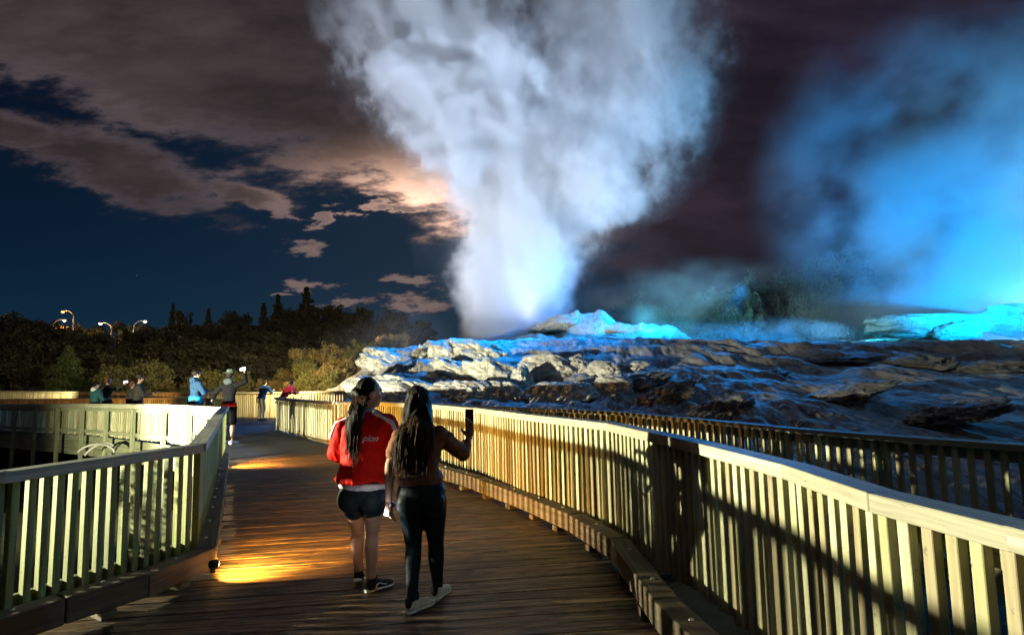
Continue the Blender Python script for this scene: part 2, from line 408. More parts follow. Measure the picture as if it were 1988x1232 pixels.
def lobe(label, px, py, Y, w, h, rot=0., seed=0, mat='sinter_pale', dep=1.1, ribs=0., flat=0., sub=6, group=None, name='sinter_boulder', nzs=1.):
    c = D(px, py, Y); k = Y/1100; W_ = w*k/2; H_ = h*k/2
    bm = bmesh.new(); bmesh.ops.create_icosphere(bm, subdivisions=sub, radius=1)
    ca, sa = math.cos(R(-rot)), math.sin(R(-rot)); dp = max(W_, H_)*dep
    for v in bm.verts:
        p = v.co.copy(); n = p.copy()
        f_ = .26*fbm(p.x*1.1+seed, p.y*1.1, p.z*1.1, 3) + .09*(noise.ridged_multi_fractal(p*2.1+Vector((seed, 0, 3)), .9, 2.1, 4, 1., 2.)-1.1) + .03*fbm(p.x*6+seed, p.y*6, p.z*6, 4)
        if ribs: f_ += ribs*.75*(abs(math.sin((p.x*5.0+p.z*2.8+2.6*fbm(p.x*1.2+seed, p.y*1.2, p.z*1.2, 3))*2.0))**.7-.6)
        p *= 1+f_*nzs
        if flat and p.z > .55: p.z = .55+(p.z-.55)*(1-flat)
        x, z = p.x*W_, p.z*H_
        v.co = Vector((x*ca - z*sa, p.y*dp, x*sa + z*ca))
    me = bpy.data.meshes.new(name); bm.to_mesh(me); bm.free(); me.shade_smooth(); me.materials.append(MATS[mat])
    o = bpy.data.objects.new(name, me); COL.objects.link(o); o.location = c + Vector((0, dp*.35, 0)); tag(o, label, 'rock', group); return o
for a in [
 ('long pale sinter hump sloping down at the far left end of the mound', 762, 712, 25, 150, 62, 24, 1, 0., 1.2),
 ('smooth rounded sinter dome on the left shoulder of the mound', 848, 700, 25, 120, 78, 10, 2, 0., 1.1),
 ('striped slanting sinter slab with a blue-lit top, left of centre on the ridge', 935, 694, 25.5, 150, 66, 16, 3, .07, 1.1),
 ('small diagonal sinter tongue hanging below the striped slab', 893, 728, 22.5, 118, 44, 28, 4, .03, .8),
 ('pointed pale sinter tongue just left of the dark central cleft', 960, 728, 22, 118, 56, 26, 5, .02, .9),
 ('largest cream sinter block right of the dark central cleft', 1062, 722, 22.4, 128, 66, -3, 6, .03, .9),
 ('knobbly cream sinter block joined to the right of the largest one', 1118, 716, 22.6, 70, 52, 0, 7, .0, 1.),
 ('small round sinter knob at the right end of the cream blocks', 1168, 722, 21.6, 66, 42, -4, 8, .0, 1.),
 ('low broken sinter ledge trailing off to the right of the knob', 1212, 716, 22.5, 90, 26, -8, 9, .04, .8),
 ('wide draped apron of rock at the lower left of the mound behind the ponytailed woman', 790, 772, 19, 220, 74, 12, 10, .08, .8),
 ('fan of rippled flowstone between the two women and the cleft', 905, 772, 18.5, 150, 62, 8, 11, .10, .8),
 ('rippled flowstone foot left of the cleft', 968, 770, 18.8, 90, 56, 0, 12, .10, .8),
 ('broad rippled flowstone skirt right of the cleft', 1085, 772, 18.4, 170, 60, -6, 13, .11, .8),
 ('narrow rippled flowstone rib at the right end of the skirt', 1180, 762, 18.8, 95, 62, -16, 14, .10, .8),
 ('dark craggy rock deep in the central cleft', 1012, 752, 20.2, 44, 84, 0, 15, .06, .9),
]: lobe(*a[:8], ribs=a[8], dep=a[9])
for a in [
 ('dark craggy outcrop low on the slope just above the second fence', 1300, 770, 17, 110, 44, -14, 71),
 ('dark split rock left of the middle of the right-hand slope', 1395, 800, 14, 120, 40, -20, 72),
 ('rough brown outcrop just under the blue rim right of centre', 1478, 738, 22, 110, 26, -8, 73),
 ('long low ledge under the middle of the blue rim', 1620, 706, 26, 190, 24, -2, 74),
 ('brown hollowed rock under the cyan cliff', 1790, 708, 24, 150, 34, -5, 75),
 ('dark ledge at the right edge under the cyan cliff', 1930, 716, 23, 140, 30, -4, 76),
 ('worn rock rib halfway down the right-hand slope', 1640, 770, 17, 150, 30, -16, 77),
 ('dark rock at the foot of the slope near the right edge', 1880, 800, 14, 150, 36, -14, 78),
 ('flat stone patch on the slope left of the dark split rock', 1245, 742, 20, 120, 30, -12, 79)]:
    lobe(*a[:8], ribs=.07, dep=.9, mat='sinter_dark', nzs=1.7)
for i, a in enumerate([
 (1290, 662, 35, 60, 26), (1340, 668, 34, 50, 18), (1395, 672, 33, 60, 15), (1445, 668, 34, 40, 12), (1545, 660, 38, 50, 8), (1640, 664, 36, 90, 10), (1720, 662, 37, 110, 12), (1250, 668, 33, 70, 24), (1190, 664, 32, 100, 26), (1110, 668, 31, 90, 24), (1030, 668, 31, 80, 22), (1100, 634, 37.2, 130, 40), (1140, 628, 37.4, 70, 30), (1210, 652, 36.6, 140, 34)]):
    lobe('blue-lit sinter lump on the flat top of the terraces', *a, 0, 30+i, dep=.8, sub=5, group='blue-lit sinter lumps along the ridge', nzs=1.5)
lobe('flat-topped overhanging sinter cliff glowing cyan at right', 1812, 628, 41, 228, 60, 1, 51, dep=.5, flat=.9, ribs=.05, name='sinter_cliff', nzs=.9)
lobe('rounded sinter buttress in front of the cyan cliff', 1868, 642, 39.5, 90, 38, 0, 52, dep=.6, ribs=.06)
lobe('half-hidden rock in the bright steam at the far right edge', 1975, 622, 43, 130, 60, 8, 53, dep=.7)

# ------------------------------------------------------------------ boardwalk deck, path
def resample(pts, n):
    pts = [Vector(p) for p in pts]; L = [0]
    for a, b in zip(pts, pts[1:]): L.append(L[-1]+(b-a).length)
    out = []
    for i in range(n):
        s_ = L[-1]*i/(n-1); k = 0
        while k < len(pts)-2 and L[k+1] < s_: k += 1
        out.append(pts[k].lerp(pts[k+1], (s_-L[k])/max(1e-6, L[k+1]-L[k])))
    return out
LK = [(-5.0, -1.5), (-4.2, 1.0), (-3.45, 3.0), (-2.98, 3.9), (-2.72, 4.35), (-2.56, 5.0), (-3.42, 6.8), (-5.50, 11.1), (-5.95, 11.85)]
RK = [(1.75, -1.5), (1.35, 1.0), (1.05, 2.4), (.84, 3.71), (.79, 5.0), (.52, 5.85), (.06, 6.81), (-.57, 7.94), (-.99, 8.6), (-2.3, 10.9), (-3.2, 12.3)]
NP = 100
Ls = resample([(x-.28, y) for x, y in LK], NP+1); Rs = resample([(x+.30, y+.05) for x, y in RK], NP+1)
mb = MB()
for i in range(NP):
    a0, a1, b0, b1 = Ls[i], Ls[i+1], Rs[i], Rs[i+1]
    g = .012; rn = random.random(); dz_ = random.uniform(-.002, .002)
    A0 = a0.lerp(a1, g); A1 = a0.lerp(a1, 1-g); B0 = b0.lerp(b1, g); B1 = b0.lerp(b1, 1-g)
    wl = (A1-A0).length; wr = (B1-B0).length; ln = (B0-A0).length; o = rn*53
    pts = []; lo = []
    # several cells along the board so that the widths stay straight
    pts = [V3(A0.x, A0.y, -.045+dz_), V3(A0.x, A0.y, dz_), V3(A1.x, A1.y, -.045+dz_), V3(A1.x, A1.y, dz_), V3(B0.x, B0.y, -.045+dz_), V3(B0.x, B0.y, dz_), V3(B1.x, B1.y, -.045+dz_), V3(B1.x, B1.y, dz_)]
    lo = [(o, o, 0), (o, o, .045), (o, o+wl, 0), (o, o+wl, .045), (o+ln, o, 0), (o+ln, o, .045), (o+ln, o+wr, 0), (o+ln, o+wr, .045)]
    mb.hexa(pts, lo, rn)
deck = mb.build('boardwalk_deck', 'deck_wood', bevel=.004); tag(deck, kind='structure')
def poly(name, pts, z, mat, th=.1):
    bm = bmesh.new(); vs = [bm.verts.new((x, y, z)) for x, y in pts]; f = bm.faces.new(vs)
    if f.normal.z < 0: f.normal_flip()
    bmesh.ops.triangulate(bm, faces=[f])
    me = bpy.data.meshes.new(name); bm.to_mesh(me); bm.free(); me.materials.append(MATS[mat]); o = bpy.data.objects.new(name, me); COL.objects.link(o); tag(o, kind='structure'); return o
LP, RP = Ls[-1], Rs[-1]
def pathz(y): return lerp(-.02, -.10, sstep(12, 17, y))
ring = [(LP.x, LP.y), (RP.x, RP.y)]
def strip(name, left, right, n, mat, zf):
    L_ = resample(left, n); R_ = resample(right, n); vs = []; fs = []; m_ = 10
    for a, b in zip(L_, R_):
        for k in range(m_+1):
            p = a.lerp(b, k/m_); vs.append((p.x, p.y, zf(p.y)))
    for i in range(n-1):
        for k in range(m_): q = i*(m_+1)+k; fs.append((q, q+1, q+m_+2, q+m_+1))
    me = bpy.data.meshes.new(name); me.from_pydata(vs, [], fs); me.shade_smooth(); me.materials.append(MATS[mat]); o = bpy.data.objects.new(name, me); COL.objects.link(o); tag(o, kind='structure'); return o
strip('path', [(LP.x-.1, LP.y+.02), (-7.4, 13.6), (-9.5, 15.5), (-14, 18.8), (-26, 22.5), (-60, 26)],
      [(RP.x+.1, RP.y+.02), (-4.3, 14.4), (-5.8, 16.9), (-7.0, 19.5), (-9, 27), (-60, 44)], 60, 'asphalt', pathz)

# ------------------------------------------------------------------ fences
def fence(name, label, pts, zr, zb, pitch=.09, indiv=0, nearkey=None, segl=1.45, rail=(.14, .075), pk=.045, pd=None, pstep=1, mat='picket_wood', rmat='rail_wood', posts=True, out=1, lowrail=True, group=None, postdown=.9, toprail=True):
    """pts: plan polyline; zr/zb callables of arclength fraction"""
    root = empty(name, (pts[0][0], pts[0][1], 0)); tag(root, label, 'fence', group)
    P = [Vector((p[0], p[1], 0)) for p in pts]
    Ln = [0]
    for a, b in zip(P, P[1:]): Ln.append(Ln[-1]+(b-a).length)
    T_ = Ln[-1]
    def at(s_):
        k = 0
        while k < len(P)-2 and Ln[k+1] < s_: k += 1
        d = (P[k+1]-P[k]).normalized(); return P[k]+d*(s_-Ln[k]), d
    # rails from vertex to vertex, subdivided
    stops = []
    for a, b in zip(Ln, Ln[1:]):
        n = max(1, round((b-a)/segl)); stops += [a+(b-a)*i/n for i in range(n)]
    stops.append(T_)
    for a, b in zip(stops, stops[1:]):
        pa, _ = at(a+1e-4); pb, _ = at(b-1e-4)
        pa.z = zr(a/T_); pb.z = zr(b/T_); d = (pb-pa); L = d.length; d.normalize(); sd = d.cross(ZU).normalized(); up = sd.cross(d)
        mb = MB(); mb.box((pa+pb)/2 - up*rail[1]/2 + ZU*random.uniform(-.003, .003), d, sd, up, (L+.012, rail[0], rail[1])); mb.build('handrail', rmat, root, .004, seg=1)
        if lowrail:
            for h in ((.12, rail[1]+.05) if toprail else (.12,)):
                mb = MB(); zc = (zb(a/T_)+zb(b/T_))/2+h if h == .12 else None
                qa = pa.copy(); qb = pb.copy()
                if h == .12: qa.z = zb(a/T_)+h; qb.z = zb(b/T_)+h
                else: qa.z -= h; qb.z -= h
                mb.box((qa+qb)/2 + sd*out*(pk*.5+.022), d, sd, up, (L-.01, .04, .085)); mb.build('bottom_rail' if h == .12 else 'top_rail', 'grey_wood', root)
    if posts:
        for s_ in stops[::pstep]:
            p, d = at(min(T_-1e-3, max(1e-3, s_))); sd = d.cross(ZU)
            zt = zr(s_/T_)-rail[1]-.002; z0 = zb(s_/T_)-postdown; mb = MB()
            mb.box(V3(p.x, p.y, (zt+z0)/2)+sd*out*(pk*.5+.09), ZU, d, sd, (zt-z0, .09, .09)); mb.build('post', 'grey_wood', root, .004)
    n = int(T_/pitch); lst = []
    for i in range(n):
        s_ = (i+.5)*pitch + random.uniform(-.006, .006); p, d = at(s_); lst.append((p, d, s_/T_))
    order = sorted(range(n), key=lambda i: lst[i][0].length if lst[i][0].y > .6 else 99)
    ind = set(order[:indiv]); rest = MB(); nr = 0
    for i, (p, d, fr) in enumerate(lst):
        sd = d.cross(ZU); zt = zr(fr)-rail[1]-.001; z0 = zb(fr)+random.uniform(-.012, .012)
        ax = (ZU + d*random.gauss(0, .004) + sd*random.gauss(0, .003)).normalized(); dd = (d-ax*d.dot(ax)).normalized(); ss = dd.cross(ax)
        q = rest if i not in ind else MB()
        w = pk*random.uniform(.95, 1.08)
        q.box(V3(p.x, p.y, (zt+z0)/2), ax, dd, ss, (zt-z0, w, pd or pk), rnd=random.random()**1.15)
        if i in ind: q.build('picket', mat, root, .003)
        else: nr += 1
    if nr:
        o = rest.build('picket_panel' if not indiv else 'pickets', mat, root)
        if nr > 100: o['kind'] = 'stuff'
    return root
main_px = [((1988, 1018), 1.15), ((1715, 954), 1.15), ((1541, 899), 1.15), ((1358, 855), 1.15), ((1190, 820), 1.15), ((1010, 800), 1.15), ((930, 790), 1.14), ((845, 784), 1.12), ((750, 781), 1.08), ((634, 778), 1.02), ((585, 774), 1.0), ((536, 770), .99)]
MP = [(1.95, -1.5), (1.78, 0.4)] + [(W(*p, z).x, W(*p, z).y) for p, z in main_px]
def zmain(f): return interp([(0, 1.15), (.35, 1.15), (.6, 1.1), (.8, 1.0), (1, .98)], f)
fence('boardwalk_fence', 'long curved picket fence on the right edge of the boardwalk, brightly lit pale timber', MP, zmain, lambda f: zmain(f)-1.05 + .0, indiv=100, out=1, pstep=4)
MP2 = [(4.9, 1.0)] + [(W(*p, 1.05).x, W(*p, 1.05).y) for p in [(1988, 862), (1700, 842), (1500, 826), (1200, 798), (930, 787)]] + [(-2.0, 12.0)]
fence('boardwalk_fence', 'darker picket fence beyond the bright right-hand fence, in front of the sinter slope', MP2, lambda f: 1.05, lambda f: -.05, pitch=.1, indiv=100, out=1, pk=.042, rail=(.12, .05))
LPf = [(-5.6, -1.5), (-4.75, 1.0), (-3.95, 2.6), (-3.33, 3.73), (-2.78, 5.05), (-3.55, 6.7), (-4.7, 9.1), (-5.85, 11.6)]
fence('boardwalk_fence', 'near picket fence on the left edge of the boardwalk with a kinked handrail', LPf, lambda f: 1.08, lambda f: .10, indiv=100, out=-1, pk=.044, pd=.055, toprail=False, pstep=2, mat='mossy_picket')
BP = [(-5.95, 11.75), (-8.6, 14.3), (-12.9, 17.3), (-18, 20.0), (-26, 23.5)]
fence('walkway_fence', 'floodlit pale picket fence seen from outside, on tall posts above the pit at left', BP, lambda f: interp([(0, 1.06), (.3, .98), (.6, .9), (1, .9)], f), lambda f: interp([(0, .12), (.3, .05), (.6, .0), (1, 0)], f), indiv=0, out=-1, segl=1.5, rail=(.12, .12), postdown=1.6, pitch=.125, pk=.055, pd=.03)
FA = [(-4.6, 24.5), (-8.4, 24.6), (-10.5, 24.8), (-14.2, 26.5), (-20, 30), (-32, 36), (-50, 42)]
fence('far_fence', 'weathered picket fence across the end of the path behind the leaning people', FA, lambda f: interp([(0, 1.), (.35, 1.0), (1, 1.25)], f), lambda f: -.1, pitch=.12, pk=.06, segl=2.4, postdown=.4)
FB = [(-12.5, 25.0), (-16.5, 27.6), (-23, 29.5), (-32, 32.5), (-46, 36)]
fence('far_fence', 'orange-lit lower picket fence at far left behind the people', FB, lambda f: .75, lambda f: -.15, pitch=.12, pk=.06, segl=2.4, postdown=.4)

# retaining boards under the walkway at left
rw = empty('retaining_wall', (BP[0][0], BP[0][1], 0)); tag(rw, 'mossy board retaining wall under the floodlit walkway fence', 'wall')
Q = resample([(x+.1, y+.16) for x, y in BP], 17)
for k, (a, b) in enumerate(zip(Q, Q[1:])):
    d = V3(b.x-a.x, b.y-a.y, 0); L = d.length; d.normalize(); sd = d.cross(ZU)
    mb = MB()
    for j in range(3):
        mb.box(V3((a.x+b.x)/2, (a.y+b.y)/2, -.12-.2*j)+sd*random.uniform(-.006, .006), d, ZU, sd, (L-.01, .19, .04))
    mb.build('board_panel', 'grey_wood', rw)

# kerbs
def kerb(label, pts, inner, beaml, n_indiv=99):
    root = empty('timber_kerb', (pts[0][0], pts[0][1], 0)); tag(root, label, 'kerb')
    P = [Vector((p[0], p[1], 0)) for p in pts]
    for a, b in zip(P, P[1:]):
        L = (b-a).length; d = (b-a)/L; sd = d.cross(ZU)*inner; n = max(1, round(L/beaml))
        for i in range(n):
            l = L/n; c = a + d*(l*(i+.5)); jz = random.uniform(-.006, .006)
            mb = MB(); mb.box(c + sd*.085 + ZU*(.135+jz), d, sd, ZU, (l-.008, .17, .17)); mb.build('beam', 'kerb_wood', root, .010, seg=2)
            nb = max(1, round(l/.62))
            for q in range(nb):
                cc = a + d*(l*i + l*(q+.5)/nb)
                mb = MB(); mb.box(cc + sd*.075 + ZU*.025, d, sd, ZU, (.10, .16, .05)); mb.build('block', 'kerb_wood', root)
                mb = MB(); e = cc + sd*.10 + ZU*(.219+jz); mb.tube([e-ZU*.004, e+ZU*.006, e+ZU*.012], [.018, .016, .006], 8); mb.build('bolt', 'bolt_metal', root)
    return root
simple('bolt_metal', (.5, .5, .48), .35, .1, 20, .9, bs=0)
kerb('heavy timber kerb beam on blocks along the right side of the boardwalk', RK[1:-1], 1, 2.0)
kerb('heavy timber kerb beam on blocks along the left side of the boardwalk', [(x, y) for x, y in LK[1:-1]], -1, 2.0)
# ------------------------------------------------------------------ steam
def volume(name, label, rings, shader, step=1., anis=.0, color=(1, 1, 1), kind='stuff', seg=28):
    """rings: (z, cx, cy, rx, ry) from bottom to top -> closed hull"""
    vs = []; fs = []; n = seg
    for z, cx, cyy, rx, ry in rings:
        for k in range(n):
            th = 2*math.pi*k/n; w = 1+.04*noise.noise(Vector((math.cos(th)*2, math.sin(th)*2, z*.3)))
            vs.append((cx+math.cos(th)*rx*w, cyy+math.sin(th)*ry*w, z))
    for i in range(len(rings)-1):
        for k in range(n): a = i*n+k; b = i*n+(k+1) % n; fs.append((a, b, b+n, a+n))
    fs.append(tuple(range(n))[::-1]); e = (len(rings)-1)*n; fs.append(tuple(e+k for k in range(n)))
    me = bpy.data.meshes.new(name); me.from_pydata(vs, [], fs); me.shade_smooth()
    m = bpy.data.materials.new(name+'_vapour'); m.use_nodes = True; t = m.node_tree; t.nodes.clear()
    o = t.nodes.new('ShaderNodeOutputMaterial'); p = t.nodes.new('ShaderNodeVolumePrincipled'); t.links.new(p.outputs[0], o.inputs['Volume'])
    p.inputs['Color'].default_value = (*color, 1); p.inputs['Anisotropy'].default_value = anis; p.inputs['Density Attribute'].default_value = ''
    p.inputs['Emission Strength'].default_value = 0
    gp = t.nodes.new('ShaderNodeNewGeometry')
    d = shader(t, gp.outputs['Position']); t.links.new(d.k, p.inputs['Density'])
    m.cycles.volume_step_rate = step; me.materials.append(m); ob = bpy.data.objects.new(name, me); COL.objects.link(ob); tag(ob, label, 'steam', kind=kind)
    return ob, m
GY = 40.
tabA = [(700, 996, 118), (640, 998, 122), (550, 1002, 136), (450, 1008, 150), (400, 1010, 150), (300, 985, 178), (200, 900, 195), (100, 850, 172), (0, 812, 172), (-150, 760, 190), (-260, 730, 200)]
tabB = [(700, 1040, 40), (640, 1040, 40), (550, 1060, 80), (450, 1085, 112), (400, 1125, 155), (300, 1145, 175), (200, 1165, 185), (100, 1190, 178), (0, 1215, 172), (-150, 1250, 190), (-260, 1260, 200)]
ZT = 40.
def conv(tab):
    out = []
    for py, cx, r_ in tab:
        p = D(cx, py, GY); q = D(cx+r_, py, GY); out.append((p.z, p.x, q.x-p.x))
    return out
cA, cB = conv(tabA), conv(tabB)
def plume_shader(t, P):
    x, y, z = sep(t, P)
    zn = z/ZT
    n_lo = nz(t, comb(t, x, y, z*.62-3.), .11, 2, .5)
    wv = nz(t, comb(t, x*1.0, y, z*.78), .26, 4, .58, .0)
    fine = nz(t, comb(t, x+wv*4., y, z*.9-wv*4.), .75, 3, .6)
    up = z.smooth(4., 17.)
    turb = (wv-.5)*(up*2.0+.5) + (fine-.5)*(up*.95+.25) + (n_lo-.5)*(up*.9)
    res = None
    for c, k in ((cA, 1.), (cB, .5)):
        cx = zn.curve([(a/ZT, b/40.+.5) for a, b, r_ in c]); r_ = zn.curve([(a/ZT, r_/10.) for a, b, r_ in c])
        dx_ = (x - (cx-.5)*40.)/(r_*10.); dy_ = (y-GY)/(r_*10.)
        q = 1.0 - (dx_*dx_ + dy_*dy_*1.2).sqrt() + turb
        dn = q.smooth(.04, .5)*k
        dn = dn.max((q+.42).smooth(.0, 1.2, 0., .10)*up)
        res = dn if res is None else res.max(dn)
    tex = nz(t, comb(t, x-wv*5., y, z*.85+wv*3.), 1.7, 4, .62)
    dens = res*up.lin(0, 1, .62, .40)*(tex*.6+fine*.4).smooth(.32, .68, .5, 1.4)
    return dens*1.15*(z.smooth(3.0, 4.2))
rings = []
for (z, xa, ra), (z2, xb, rb) in zip(cA, cB):
    lo = min(xa-ra, xb-rb); hi = max(xa+ra, xb+rb); rr = max(ra, rb)
    rings.append((z, (lo+hi)/2, GY, (hi-lo)/2*1.36+.2, rr*1.3+.3))
volume('geyser_steam', 'tall white and blue plume of steam erupting from the sinter cone and spreading into two lobes', rings, plume_shader, step=.35)

def mist(sc, off, lo, hi, k, cen, rad, zs=1.4, edge=.5, det=4):
    def f(t, P):
        x, y, z = sep(t, P)
        a = nz(t, comb(t, x+off, y, z*zs), sc, det, .55, 0.)
        b = nz(t, comb(t, x*.6+off*2, y*.6, z*zs*.6+a*4), sc*2.6, 3, .6)
        ex, ey, ez = (x-cen[0])/rad[0], (y-cen[1])/rad[1], (z-cen[2])/rad[2]
        q = 1.0 - (ex*ex+ey*ey+ez*ez).sqrt()
        return (a*.7+b*.3).smooth(lo, hi)*q.smooth(0., edge)*k
    return f
def ellrings(cen, rad, n=9):
    out = []
    for i in range(n):
        th = math.pi*(i+.35)/(n-.3); c = math.cos(math.pi-th); s_ = math.sin(th); out.append((cen[2]+c*rad[2], cen[0], cen[1], max(.1, rad[0]*s_), max(.1, rad[1]*s_)))
    return out
E1 = (Vector((43, 48, 16)), (23, 11, 21)); c = E1
volume('blue_steam', 'huge cloud of glowing blue steam drifting over the right-hand terraces', ellrings(*c), mist(.12, 4., .42, .66, .22, c[0], c[1], 1.1))
c = (Vector((42, 46, 7.0)), (15, 8, 7.5))
volume('white_steam', 'bright cyan-white steam bank boiling up beside the pale terrace at far right', ellrings(*c), mist(.17, 14., .42, .62, .42, c[0], c[1], 1.3))
c = (Vector((15.5, 46, 6.0)), (13, 6, 5.2))
volume('low_steam', 'thin grey-blue steam drifting low in front of the trees right of the geyser', ellrings(*c), mist(.16, 24., .42, .72, .12, c[0], c[1], 1.5))
c = (Vector((14.5, 37, 3.3)), (9.5, 4.5, 1.8))
volume('terrace_steam', 'blue-lit ground steam creeping over the flat terraces right of the cone', ellrings(*c), mist(.22, 51., .42, .74, .17, c[0], c[1], 1.6))
c = (Vector((-7.0, 33, 2.8)), (4.6, 3.6, 3.2))
volume('low_steam', 'faint brownish steam curling beside the mound left of the geyser column', ellrings(*c), mist(.3, 31., .36, .70, .03, c[0], c[1], 1.))
# ------------------------------------------------------------------ vegetation
def leafmat(name, c1, c2, rough=.6):
    m, t, b = newmat(name); rn = V(t, attr(t, 'rnd').outputs['Fac'])
    setk(t, b, 'Base Color', mixc(t, rn, c1, c2)); setk(t, b, 'Roughness', rough); b.inputs['Specular IOR Level'].default_value = .25
leafmat('leaf_dark', (.035, .042, .022), (.08, .08, .042)); leafmat('leaf_green', (.03, .06, .015), (.08, .11, .03))
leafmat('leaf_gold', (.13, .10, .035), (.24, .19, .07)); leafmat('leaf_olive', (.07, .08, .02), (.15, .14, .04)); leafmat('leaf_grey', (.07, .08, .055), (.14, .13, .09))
simple('bark', (.09, .07, .05), .9, .4, 6, bs=.6, dist=.03)
rng = np.random.default_rng(5)
def crown_mesh(name, centers, radii, per, leaf, mat, elong=1.6):
    n = len(centers)*per
    C_ = np.repeat(centers, per, 0); Rr = np.repeat(radii, per)
    d = rng.normal(size=(n, 3)); d /= np.linalg.norm(d, axis=1)[:, None]
    P = C_ + d*(Rr*rng.random(n)**.45)[:, None]
    a = rng.normal(size=(n, 3)); a /= np.linalg.norm(a, axis=1)[:, None]
    b = np.cross(a, rng.normal(size=(n, 3))); b /= np.linalg.norm(b, axis=1)[:, None]
    s_ = leaf*rng.uniform(.6, 1.4, n)[:, None]
    vs = np.stack([P-a*s_*elong, P+b*s_*.6, P+a*s_*elong, P-b*s_*.6], 1).reshape(-1, 3)
    me = bpy.data.meshes.new(name); me.vertices.add(n*4); me.vertices.foreach_set('co', vs.ravel().astype(np.float32))
    me.loops.add(n*4); me.loops.foreach_set('vertex_index', np.arange(n*4)); me.polygons.add(n); me.polygons.foreach_set('loop_start', np.arange(n)*4)
    me.update(); me.validate()
    rc = np.repeat(rng.random(len(centers)), per)*.6+rng.random(n)*.4
    at = me.attributes.new('rnd', 'FLOAT', 'POINT'); at.data.foreach_set('value', np.repeat(rc, 4).astype(np.float32))
    me.materials.append(MATS[mat]); return me
def make_tree(kind, h, w, mat, ncl=110, per=34, leaf=.11, seed=0, bare=False, low=.25):
    """prototype: returns (trunk mesh, crown mesh), base at the origin"""
    rd = random.Random(seed); mb = MB()
    lean = Vector((rd.uniform(-.06, .06), rd.uniform(-.06, .06), 0))
    tp = [Vector((0, 0, -.4))+lean*0, lean*h*.2+ZU*h*.25, lean*h*.5+ZU*h*.55, lean*h*.7+ZU*h*(.95 if kind == 'cone' else .8)]
    mb.tube(tp, [h*.03, h*.024, h*.014, h*.004], 7)
    cen = []; rad = []
    if kind == 'cone':
        for i in range(ncl):
            z = h*(low*.4 + (1-low*.4)*rd.random()**.8); r_ = w/2*(1-z/h)**.75*(.75+.35*math.sin(z*7)); th = rd.random()*6.28; q = r_*rd.uniform(.3, 1.)
            cen.append((math.cos(th)*q, math.sin(th)*q, z-.12*q)); rad.append(w*.085*(1.15-z/h*.75))
    else:
        limbs = []
        for i in range(9):
            th = rd.random()*6.28; z0 = h*rd.uniform(.2, .6); e = Vector((math.cos(th)*w*.36*rd.uniform(.6, 1.15), math.sin(th)*w*.36*rd.uniform(.6, 1.15), h*rd.uniform(.55, .9)))
            s0 = lean*z0+ZU*z0; md = s0.lerp(e, .5)+Vector((0, 0, h*.05)); mb.tube([s0, md, e], [h*.012, h*.008, h*.003], 5); limbs.append(e)
        for i in range(ncl):
            e = limbs[rd.randrange(len(limbs))]; q = Vector((rd.gauss(0, 1), rd.gauss(0, 1), rd.gauss(0, .8))).normalized()*rd.uniform(.4, 1.)
            p = e + Vector((q.x*w*.19, q.y*w*.19, q.z*h*.15))
            if rd.random() < .35: p = Vector((math.cos(i)*w*.42*rd.random()**.4, math.sin(i)*w*.42*rd.random()**.4, h*rd.uniform(low, .85)))
            cen.append(tuple(p)); rad.append(w*rd.uniform(.05, .10))
    tr = mb.build('trunk', 'bark', smooth=True); tm = tr.data; bpy.data.objects.remove(tr)
    return tm, crown_mesh('crown', np.array(cen), np.array(rad), per, leaf, mat)
PROTO = {}
def proto(key, *a, **k): PROTO[key] = make_tree(*a, **k)
proto('round1', 'round', 8., 7.5, 'leaf_dark', 150, 40, .16, 1); proto('round2', 'round', 9., 6.5, 'leaf_dark', 140, 40, .16, 2); proto('round3', 'round', 6.5, 8., 'leaf_dark', 150, 40, .15, 3)
proto('cone1', 'cone', 11., 5., 'leaf_dark', 170, 36, .17, 4); proto('cone2', 'cone', 9., 3., 'leaf_dark', 120, 34, .15, 5)
proto('green', 'cone', 5.6, 6., 'leaf_green', 240, 40, .085, 6); proto('olive', 'round', 4.6, 6.2, 'leaf_olive', 260, 40, .07, 7, low=.15)
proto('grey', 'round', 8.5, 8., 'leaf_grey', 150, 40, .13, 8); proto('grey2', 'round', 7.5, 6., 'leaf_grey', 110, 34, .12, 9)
proto('gold1', 'round', 2.1, 2.6, 'leaf_gold', 230, 46, .030, 10, low=.1); proto('gold2', 'round', 1.7, 2.3, 'leaf_olive', 200, 46, .028, 11, low=.1)
proto('gold3', 'round', 2.3, 2.4, 'leaf_gold', 190, 40, .034, 12, low=.1)
def plant(name, key, loc, sc, label, cat, group=None, rz=None):
    r_ = empty(name, loc, random.random()*6.28 if rz is None else rz); r_.scale = (sc[0], sc[0], sc[1]) if isinstance(sc, tuple) else (sc,)*3
    tag(r_, label, cat, group)
    for nm, me in zip(('trunk', 'crown'), PROTO[key]):
        o = bpy.data.objects.new(nm, me); COL.objects.link(o); o.parent = r_
    return r_
def atY(px, Y): return D(px, 700, Y).x
